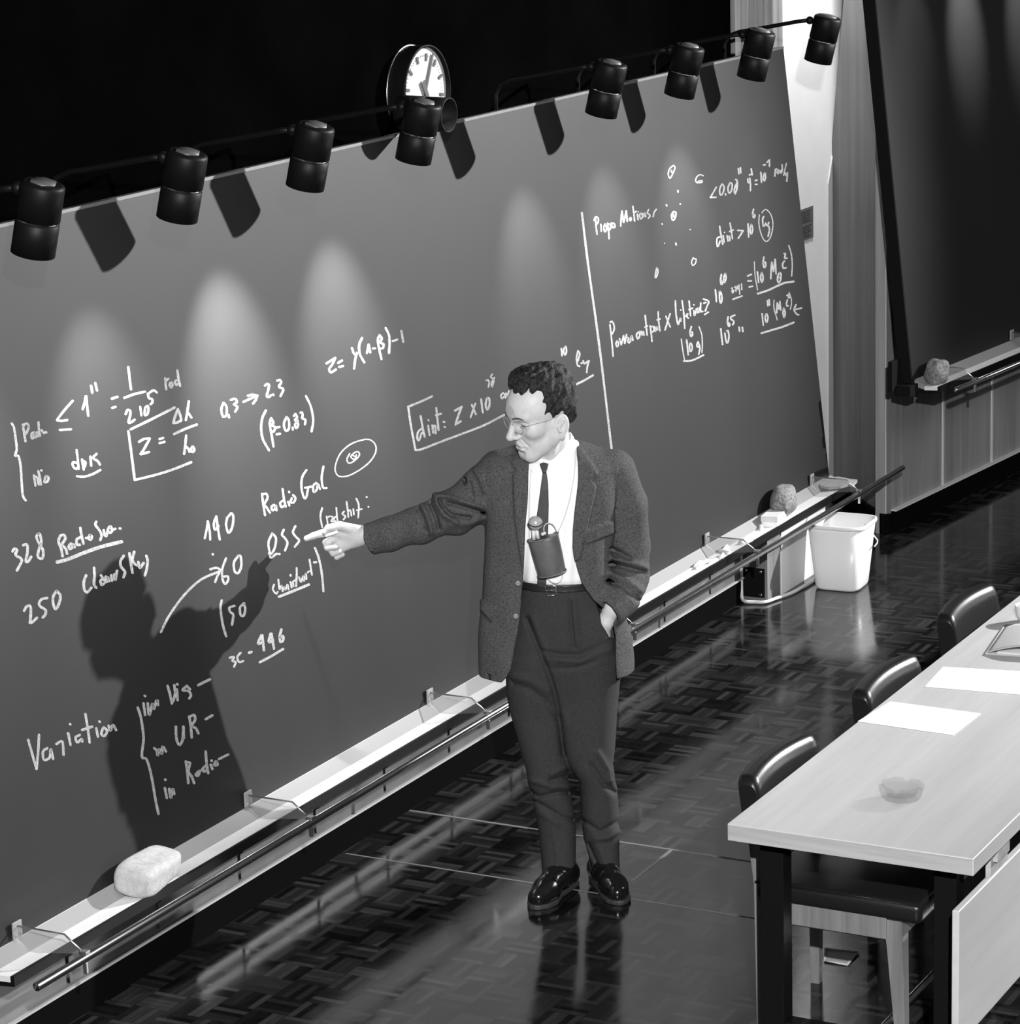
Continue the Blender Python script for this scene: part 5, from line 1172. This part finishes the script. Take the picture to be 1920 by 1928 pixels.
for sg in (1, -1):
    vh.cone((0.000, sg*0.058, -0.058), (0.060, sg*0.018, -0.104), 0.014, 0.014, 0.028)  # jaw
    vh.cone((-0.002, sg*0.062, -0.02), (0.000, sg*0.058, -0.058), 0.014, 0.014, 0.022)
    vh.ell((0.058, sg*0.046, -0.020), (0.026, 0.020, 0.022), 0.022)                       # cheekbone
    vh.ell((0.095, sg*0.031, 0.001), (0.020, 0.021, 0.014), 0.016, sub=True)              # socket
    vh.cone((0.090, sg*0.012, 0.024), (0.078, sg*0.046, 0.026), 0.010, 0.008, 0.014)      # brow ridge
    vh.ell((0.0735, sg*0.032, 0.002), (0.0125, 0.0150, 0.0125), 0.002)                     # eyeball
    vh.cone((0.0835, sg*0.020, 0.006), (0.0795, sg*0.045, 0.004), 0.0040, 0.0040, 0.004)  # upper lid
    vh.cone((0.0845, sg*0.021, -0.006), (0.078, sg*0.044, -0.006), 0.0030, 0.0030, 0.004)  # lower lid
    vh.ell((0.100, sg*0.0125, -0.0385), (0.010, 0.0075, 0.0075), 0.006)                   # nostril wing
    vh.cone((0.090, sg*0.020, -0.046), (0.076, sg*0.036, -0.074), 0.0025, 0.0025, 0.006, sub=True)  # cheek fold
vh.cone((0.088, 0, 0.016), (0.102, 0, -0.008), 0.0085, 0.0090, 0.010)
vh.cone((0.102, 0, -0.008), (0.116, 0, -0.034), 0.0090, 0.0115, 0.006)
vh.ell((0.113, 0, -0.036), (0.013, 0.0125, 0.010), 0.006)
vh.cone((0.094, 0.0, -0.047), (0.090, 0, -0.060), 0.006, 0.006, 0.010)
vh.cone((0.0895, 0.009, -0.0655), (0.0895, -0.009, -0.0655), 0.0055, 0.0055, 0.010)
vh.cone((0.0875, 0.011, -0.0805), (0.0875, -0.011, -0.0805), 0.0066, 0.0066, 0.010)
vh.cone((0.0885, 0.009, -0.067), (0.080, 0.022, -0.0715), 0.0045, 0.003, 0.008); vh.cone((0.0885, -0.009, -0.067), (0.080, -0.022, -0.0715), 0.0045, 0.003, 0.008)
vh.cone((0.0975, 0.014, -0.0725), (0.0975, -0.014, -0.0725), 0.0032, 0.0032, 0.003, sub=True)
vh.cone((0.093, 0, -0.0725), (0.083, 0.025, -0.0755), 0.0028, 0.002, 0.002, sub=True); vh.cone((0.093, 0, -0.0725), (0.083, -0.025, -0.0755), 0.0028, 0.002, 0.002, sub=True)
vh.cone((0.090, 0.012, -0.094), (0.090, -0.012, -0.094), 0.004, 0.004, 0.010, sub=True)
# ears
for sg in (1, -1):
    c = np.array([-0.016, sg*0.080, -0.022]); b = math.radians(18)
    Bm = [[math.cos(b)*math.cos(0.2), -sg*math.sin(b), math.sin(0.2)], [sg*math.sin(b), math.cos(b), 0], [-math.sin(0.2), 0, math.cos(0.2)]]
    vh.ell(c, (0.023, 0.0085, 0.037), 0.008, B=Bm)
    vh.ell(c+np.array([0.003, sg*0.0085, 0.006]), (0.013, 0.0055, 0.022), 0.004, sub=True, B=Bm)
    vh.cone(c+np.array([0.012, sg*0.004, 0.0]), c+np.array([0.011, sg*0.006, -0.012]), 0.0045, 0.0045, 0.004)
    vh.ell(c+np.array([0.002, sg*0.001, -0.032]), (0.009, 0.0055, 0.010), 0.006, B=Bm)
    vh.cone(c+np.array([-0.004, sg*0.007, 0.020]), c+np.array([0.004, sg*0.0065, 0.004]), 0.0030, 0.0028, 0.004)
skullF = vh.F.copy()
# neck, running down into the collar
Hm = np.stack([HF, HSd, HU])                      # rows
def m2h(p): return Hm @ ((np.array(p)-HC)/HS)
nb = m2h(m(1042, 880, 0.01)); nt = np.array([-0.026, 0, -0.05])
vh.cone(nt, nb, 0.050, 0.051, 0.016)
vh.cone((0.0, 0.058, -0.05), m2h(m(1034, 872, -0.05)), 0.012, 0.010, 0.02); vh.cone((0.0, -0.058, -0.05), m2h(m(1024, 872, -0.05)), 0.012, 0.010, 0.02)
Vh, Qh = vh.mesh(); Vh = h2m(Vh)

# ---- hair
vr = Vol((-0.15, -0.12, -0.11), (0.14, 0.12, 0.19), 0.0024)
sl, X, Y, Z = vr.grid()
base = np.full(vr.F.shape, 1.0, np.float32)
vr.ell((-0.010, 0, 0.052), (0.102, 0.082, 0.091), 0.0)
vr.ell((0.010, -0.012, 0.118), (0.054, 0.060, 0.028), 0.03)       # full top, swept up at the front
vr.ell((0.034, -0.014, 0.110), (0.034, 0.046, 0.025), 0.03)
vr.ell((-0.05, 0.0, 0.085), (0.058, 0.066, 0.055), 0.03)
vr.ell((-0.030, 0.064, 0.060), (0.050, 0.022, 0.040), 0.02); vr.ell((-0.030, -0.064, 0.060), (0.050, 0.022, 0.040), 0.02)
vr.ell((-0.078, 0.0, 0.0), (0.028, 0.060, 0.055), 0.025)
H = vr.F.copy()
nzv = (np.sin(X*130+Y*60+Z*70)+np.sin(Y*150-Z*105+1.3)+np.sin(X*190+Z*170+0.7)*0.7+np.sin(X*80-Y*180+Z*110)*0.8)*0.0013
nzv = nzv+(np.sin(X*260+Z*90)*np.sin(Y*230+Z*120))*0.0012
H = H+nzv
# hairline, drawn on the side of the head in (forward, up)
A_ = np.broadcast_to(X, H.shape); U_ = np.broadcast_to(Z, H.shape)
line = [(0.125, 0.102), (0.104, 0.096), (0.080, 0.092), (0.052, 0.095), (0.030, 0.098), (0.024, 0.074), (0.034, 0.040), (0.026, 0.018), (0.010, 0.012), (0.006, -0.020), (-0.004, -0.028), (-0.010, 0.012), (-0.026, 0.024), (-0.042, 0.006), (-0.046, -0.030), (-0.056, -0.062), (-0.080, -0.090), (-0.16, -0.09), (-0.16, 0.2), (0.14, 0.2), (0.14, 0.10)]
pd = poly_sdf(A_, U_, line)
midline = [(0.12, 0.084), (0.098, 0.076), (0.07, 0.074), (0.04, 0.08), (0.0, 0.0), (-0.05, -0.06), (-0.08, -0.095), (-0.16, -0.09), (-0.16, 0.2), (0.14, 0.2), (0.14, 0.1)]
H = smax(H, pd+nzv*2.0, 0.016)
# parting and a dark wave above the ear side
H = H+0.006*np.exp(-((Y-0.034-0.1*(X))/0.004)**2)*(Z > 0.09)+0.005*np.exp(-(((Z-0.085+0.18*(X+0.02)))/0.005)**2)*(Y > 0.05)
vr.F = H.astype(np.float32)
Vr, Qr = vr.mesh(); Vr = h2m(Vr)

# ---- right hand, pointing at the board
vd = Vol(m(560, 1075, 0.10)-np.array([0, 0.12, 0]), m(745, 975, 0.10)+np.array([0, 0.12, 0]), 0.0016)
hb = 0.105
def hp(x, y, b=0.0): return m(x, y, hb+b)
for a, b, ra, rb, k in (
    ((745, 1001, -0.02), (700, 1006, 0), 0.028, 0.029, 0.01), ((700, 1006, 0), (672, 1008, 0), 0.029, 0.030, 0.012),
    ((672, 1006, -0.004), (634, 1001, -0.004), 0.027, 0.021, 0.012), ((672, 1014, 0.006), (640, 1020, 0.004), 0.027, 0.022, 0.014), ((660, 1020, 0.0), (645, 1030, 0.0), 0.020, 0.016, 0.012),
    ((630, 998, 0.002), (607, 1004, 0.006), 0.0145, 0.0125, 0.006), ((607, 1004, 0.006), (590, 1009, 0.008), 0.0125, 0.0112, 0.002), ((590, 1009, 0.008), (577, 1014, 0.008), 0.0112, 0.0092, 0.002),
    ((668, 997, -0.018), (640, 990, -0.026), 0.017, 0.0140, 0.010), ((640, 990, -0.026), (618, 994, -0.030), 0.0140, 0.0115, 0.003), ((618, 994, -0.030), (612, 1002, -0.030), 0.0115, 0.0095, 0.002),
    ((634, 1012, -0.004), (614, 1022, -0.010), 0.0135, 0.0120, 0.004), ((614, 1022, -0.010), (616, 1031, -0.022), 0.0118, 0.0108, 0.002), ((616, 1031, -0.022), (632, 1030, -0.030), 0.0108, 0.0095, 0.002),
    ((638, 1022, 0.0), (622, 1034, -0.008), 0.0125, 0.0112, 0.004), ((622, 1034, -0.008), (627, 1042, -0.018), 0.0110, 0.0100, 0.002), ((627, 1042, -0.018), (640, 1038, -0.024), 0.0100, 0.0088, 0.002),
    ((646, 1030, 0.004), (632, 1043, 0.0), 0.0112, 0.0098, 0.004), ((632, 1043, 0.0), (634, 1049, -0.010), 0.0096, 0.0088, 0.002), ((634, 1049, -0.010), (645, 1044, -0.016), 0.0088, 0.0078, 0.002)):
    vd.cone(hp(*a), hp(*b), ra, rb, k)
Vd, Qd = vd.mesh()
# ---- left hand and wrist going into the trouser pocket
vl = Vol(m(1090, 1250, -0.08)-np.array([0, 0.06, 0]), m(1200, 1090, -0.06)+np.array([0, 0.10, 0]), 0.0026)
for a, b, ra, rb in (((1180, 1100, -0.03), (1152, 1146, -0.070), 0.030, 0.027), ((1152, 1146, -0.070), (1140, 1170, -0.068), 0.026, 0.024), ((1140, 1170, -0.068), (1132, 1200, -0.05), 0.024, 0.022),
                    ((1142, 1195, -0.05), (1136, 1222, -0.045), 0.011, 0.009), ((1134, 1200, -0.05), (1126, 1228, -0.045), 0.011, 0.009), ((1126, 1198, -0.05), (1116, 1226, -0.045), 0.011, 0.009), ((1120, 1194, -0.05), (1108, 1216, -0.045), 0.010, 0.009), ((1128, 1172, -0.06), (1114, 1194, -0.055), 0.012, 0.010)):
    vl.cone(m(*a), m(*b), ra, rb, 0.012)
Vl, Ql = vl.mesh()
# ---- trunk and limbs under the clothes
vc = Vol((-0.45, -0.12, 0.05), (0.24, 0.14, 1.44), 0.008)
for a, b, ra, rb in (((1043, 875, 0.0), (1045, 940, 0.0), 0.058, 0.085), ((1045, 940, 0), (1050, 1100, 0), 0.088, 0.085), ((1000, 930, 0), (1090, 930, 0), 0.08, 0.08), ((1050, 1100, 0), (1055, 1190, 0.005), 0.082, 0.085), ((1015, 1190, 0), (1100, 1190, 0), 0.075, 0.075),
                    ((1010, 1200, 0), (1027, 1440, -0.01), 0.07, 0.052), ((1027, 1440, -0.01), (1052, 1645, 0.0), 0.050, 0.036), ((1105, 1200, 0), (1121, 1440, 0), 0.07, 0.050), ((1121, 1440, 0), (1145, 1640, 0.012), 0.048, 0.036),
                    ((940, 895, 0.02), (850, 964, 0.045), 0.05, 0.044), ((850, 964, 0.045), (745, 1001, 0.085), 0.044, 0.030), ((1155, 893, 0.02), (1186, 1030, 0.04), 0.05, 0.042), ((1186, 1030, 0.04), (1185, 1084, 0.02), 0.042, 0.04), ((1185, 1084, 0.02), (1160, 1138, -0.07), 0.04, 0.030), ((1000, 905, 0.01), (940, 895, 0.02), 0.06, 0.05), ((1090, 905, 0.01), (1155, 893, 0.02), 0.06, 0.05)):
    vc.cone(m(*a), m(*b), ra, rb, 0.02)
Vc, Qc = vc.mesh()

person = mk_mesh('person', [(Vh, Qh), (Vd, Qd), (Vl, Ql), (Vc, Qc)], M['skin'])
tag(person, 'man in grey tweed jacket and dark tie pointing at the chalkboard', 'person')
mk_mesh('hair', [(Vr, Qr)], M['hair'], person)
mk_mesh('trousers', [vt.mesh()], M['trouser'], person, 1)
jacket = mk_mesh('jacket', [vj.mesh()], M['tweed'], person, 1)
shirt = mk_mesh('shirt', [vs.mesh()], M['shirt'], person, 1)
mk_mesh('tie', [vti.mesh()], M['tie'], person, 1)
belt = mk_mesh('belt', [vb.mesh()], M['belt'], person)
for a, so in ((shR, soR), (shL, soL)):
    s_ = mk_mesh('shoe', [a], M['shoe'], person, 1); mk_mesh('sole', [so], M['welt'], s_)
del vj, vt, vs, J, outer, arms

def W(v): return Vector(P0 + v[0]*E1 + v[1]*EB + np.array([0, 0, v[2]]))
def front_y(R, px, py, out):
    """depth of a clothing surface under a picture point"""
    b = -0.11
    for it in range(4):
        p = m(px, py, b); 
        c, a, bb, yc = (np.interp(p[2], R.z, q) for q in (R.c, R.a, R.b, R.y))
        t = max(1-abs((p[0]-c)/a)**R.e, 0.0)**(1/R.e); b = yc-bb*t-out
    return m(px, py, b)
for px, py in ((975, 1098), (971, 1160)):
    p = front_y(JR, px, py, 0.004); bm = new(); lathe(bm, W(p), -Vector(EB), [(-0.002, 0.0085), (0.003, 0.0085), (0.0045, 0.006), (0.0035, 0.003)], 18); obj('button', bm, M['lamp_cap'] if False else mat('horn_button', 0.22, 0.25), jacket)
bm = new(); q = [front_y(hip, x, y, 0.013) for x, y in ((1026, 1104), (1046, 1103), (1048, 1120), (1030, 1122))]; tube(bm, [W(v) for v in q], 0.0022, 8, closed=True)
tube(bm, [W(front_y(hip, 1028, 1112, 0.013)), W(front_y(hip, 1047, 1111, 0.013))], 0.0018, 6); obj('buckle', bm, M['chrome'], belt, True)
# eyebrows, eyes
M['brow'] = mat('brow_hair', 0.07, 0.8, noise=0.6, nscale=300)
def on_face(s_, u_, out):
    i1 = (s_-vh.lo[1])/vh.h; i2 = (u_-vh.lo[2])/vh.h; col = skullF[:, int(round(i1)), int(round(i2))]
    k = np.nonzero(col < 0)[0][-1]; t = col[k]/(col[k]-col[k+1]); return np.array([vh.ax[0][k]+t*vh.h+out, s_, u_])
def hw(p): return W(HC+HS*(p[0]*HF+p[1]*HSd+p[2]*HU))
for sg in (1, -1):
    P_ = [on_face(sg*q_[0], q_[1], 0.0008) for q_ in ((0.012, 0.0225), (0.020, 0.0255), (0.030, 0.0280), (0.040, 0.0275), (0.050, 0.0225))]
    bm = new(); tube(bm, [hw(q_) for q_ in P_], [0.0014, 0.0026, 0.0030, 0.0026, 0.0012], 8); obj('eyebrow', bm, M['brow'], person, True)
    P_ = [on_face(sg*q_[0], q_[1], 0.0004) for q_ in ((0.019, 0.001), (0.026, 0.0005), (0.033, 0.0), (0.040, 0.0005), (0.046, 0.002))]
    bm = new(); tube(bm, [hw(q_) for q_ in P_], [0.0008, 0.0014, 0.0017, 0.0014, 0.0008], 6); obj('eyelashes', bm, M['hair'], person, True)
    c_ = on_face(sg*0.029, -0.0025, 0.0002); bm = new(); lathe(bm, hw(c_-np.array([0.002, 0, 0])), hw(c_)-hw(c_-np.array([0.01, 0, 0])), [(0, 0.0052), (0.0018, 0.0048), (0.0026, 0.0025)], 14); obj('iris', bm, M['belt'], person, True)
# spectacles
gl = empty('glasses', hw((0.10, 0, 0.0))); gl.parent = person
def gch(nm, bm, mt, par, sm=True):
    o = obj(nm, bm, mt, par, sm); o.matrix_parent_inverse = Matrix.Translation(-gl.location); return o
M['wire'] = mat('spectacle_wire', 0.42, 0.35, metal=0.2)
for sg in (1, -1):
    c = np.array([0.1015, sg*0.031, -0.001]); nrm = np.array([0.98, sg*0.16, -0.05]); nrm /= np.linalg.norm(nrm); sx = np.cross(np.array([0, 0, 1.0]), nrm); sx /= np.linalg.norm(sx); sz = np.cross(nrm, sx)
    ring = [c+sx*0.0225*math.cos(a)*(1+0.05*math.cos(2*a))+sz*0.0185*math.sin(a) for a in np.linspace(0, 2*PI, 33)[:-1]]
    bm = new(); tube(bm, [hw(p) for p in ring], 0.0008, 6, closed=True); gch('rim', bm, M['wire'], gl)
    bm = new(); vs_ = [bm.verts.new(hw(p)) for p in ring]; bm.faces.new(vs_); gch('lens', bm, M['lens'], gl, False)
    bm = new(); e0 = c+sx*0.0225*(1 if (sx[1]*sg) > 0 else -1)+sz*0.006; tube(bm, [hw(e0), hw((0.080, sg*0.068, 0.010)), hw((0.03, sg*0.077, 0.008)), hw((-0.006, sg*0.081, 0.012)), hw((-0.02, sg*0.081, 0.002))], 0.0007, 6); gch('temple', bm, M['wire'], gl)
bm = new(); tube(bm, [hw((0.1035, 0.0095, 0.002)), hw((0.109, 0.004, 0.008)), hw((0.109, -0.004, 0.008)), hw((0.1035, -0.0095, 0.002))], 0.0013, 6); gch('bridge', bm, M['wire'], gl)

# ---- chalk in his fingers
a, b = W(hp(612, 1009, -0.032)), W(hp(636, 1001, -0.036)); bm = new(); lathe(bm, a, b-a, [(0, 0.004), (0.002, 0.0055), ((b-a).length-0.002, 0.0055), ((b-a).length, 0.004)], 12)
tag(obj('chalk_stick', bm, M['chalk'], None, True), 'short white chalk stick held in the pointing hand', 'chalk')

# ---- neck microphone in its leather pouch
S = lambda x, y, o: front_y(SR, x, y, o)
tl_, tr2_, br_, bl_ = S(994, 1017, 0.012), S(1050, 1003, 0.012), S(1065, 1073, 0.012), S(1013, 1085, 0.012)
mc = empty('microphone', W((tl_+br_)/2)); tag(mc, 'round-headed neck microphone in a curved leather pouch hanging on a white cord at his chest', 'microphone')
def mch(nm, bm, mt, par=None, sm=True):
    o = obj(nm, bm, mt, par or mc, sm)
    if par is None: o.matrix_parent_inverse = Matrix.Translation(-mc.location)
    return o
def pouch_ring(f, grow=0.0, depth=0.042):
    L_ = tl_+(bl_-tl_)*f; R_ = tr2_+(br_-tr2_)*f; c = (L_+R_)/2; hx = (R_-L_)/2; out = []
    for k in range(40):
        a = 2*PI*k/40; cx_, sy_ = math.cos(a), math.sin(a)
        ux = np.sign(cx_)*abs(cx_)**0.8; uy = np.sign(sy_)*abs(sy_)**0.9
        yy = (-depth*uy if uy > 0 else -0.012*uy)
        hn = hx/np.linalg.norm(hx)
        out.append(W(c+hx*ux+hn*grow*ux+np.array([0, yy-np.sign(uy)*grow, 0])))
    return out
bm = new(); rg = [[bm.verts.new(p) for p in pouch_ring(f, gr)] for f, gr in ((0.0, -0.003), (0.0, 0.0), (0.04, 0.001), (0.5, 0.0015), (0.96, 0.0005), (1.0, -0.001), (1.0, -0.003))]
for r0, r1 in zip(rg[:-1], rg[1:]):
    for k in range(40): bm.faces.new((r0[k], r0[(k+1) % 40], r1[(k+1) % 40], r1[k])).smooth = True
bm.faces.new(rg[0][::-1]); bm.faces.new(rg[-1]); mch('pouch', bm, M['leather_mid'])
for f in (0.0, 0.985):
    bm = new(); tube(bm, pouch_ring(f, 0.0015), 0.0022, 6, closed=True); mch('seam', bm, mat('pouch_seam', 0.14, 0.5))
hd_ = S(1008, 985, 0.040)
bm = new(); bmesh.ops.create_uvsphere(bm, u_segments=28, v_segments=16, radius=0.0225)
for v in bm.verts: v.co = v.co+W(hd_)
for fc in bm.faces: fc.smooth = True
hdo = mch('microphone_head', bm, mat('microphone_metal', 0.40, 0.3, metal=0.15))
bm = new(); cN = W(hd_); nn = Vector((0, 0, 1)); pts = [cN+Vector(E1)*0.0225*math.cos(a)+Vector(EB)*0.0225*math.sin(a)+Vector((0, 0, -0.003+0.003*math.cos(2*a))) for a in np.linspace(0, 2*PI, 37)[:-1]]; tube(bm, pts, 0.0016, 6, closed=True); mch('groove', bm, M['black'])
for x0_, y0_, x1_, y1_, r in ((1005, 1016, 1004, 998, 0.0065), (1013, 1014, 1010, 997, 0.0060), (1021, 1008, 1022, 1003, 0.005), (1024, 1006, 1026, 1002, 0.005)):
    bm = new(); p, q = W(S(x0_, y0_, 0.034)), W(S(x1_, y1_, 0.036)); lathe(bm, p, q-p, [(0, r), ((q-p).length, r*0.9)], 14); mch('connector', bm, M['plastic_white'])
def cord(pts, r=0.0016, nm='cord', o=0.010):
    C_ = catmull([np.array(p) for p in pts], 6); bm = new(); tube(bm, [W(S(x, y, o)) for x, y in C_], r, 6); return mch(nm, bm, M['plastic_white'])
cord([(1024, 1003), (1024, 992), (1029, 986), (1036, 985), (1043, 990), (1049, 1002)], 0.0016, 'cord', 0.026)
cord([(1028, 1085), (1036, 1094), (1046, 1098), (1056, 1093), (1061, 1076)], 0.0016, 'cord', 0.014)
cord([(1000, 884), (997, 930), (996, 980), (997, 1016)], 0.0016, 'cord', 0.007)
cord([(1084, 850), (1080, 900), (1070, 950), (1058, 985), (1049, 1004)], 0.0016, 'cord', 0.007)
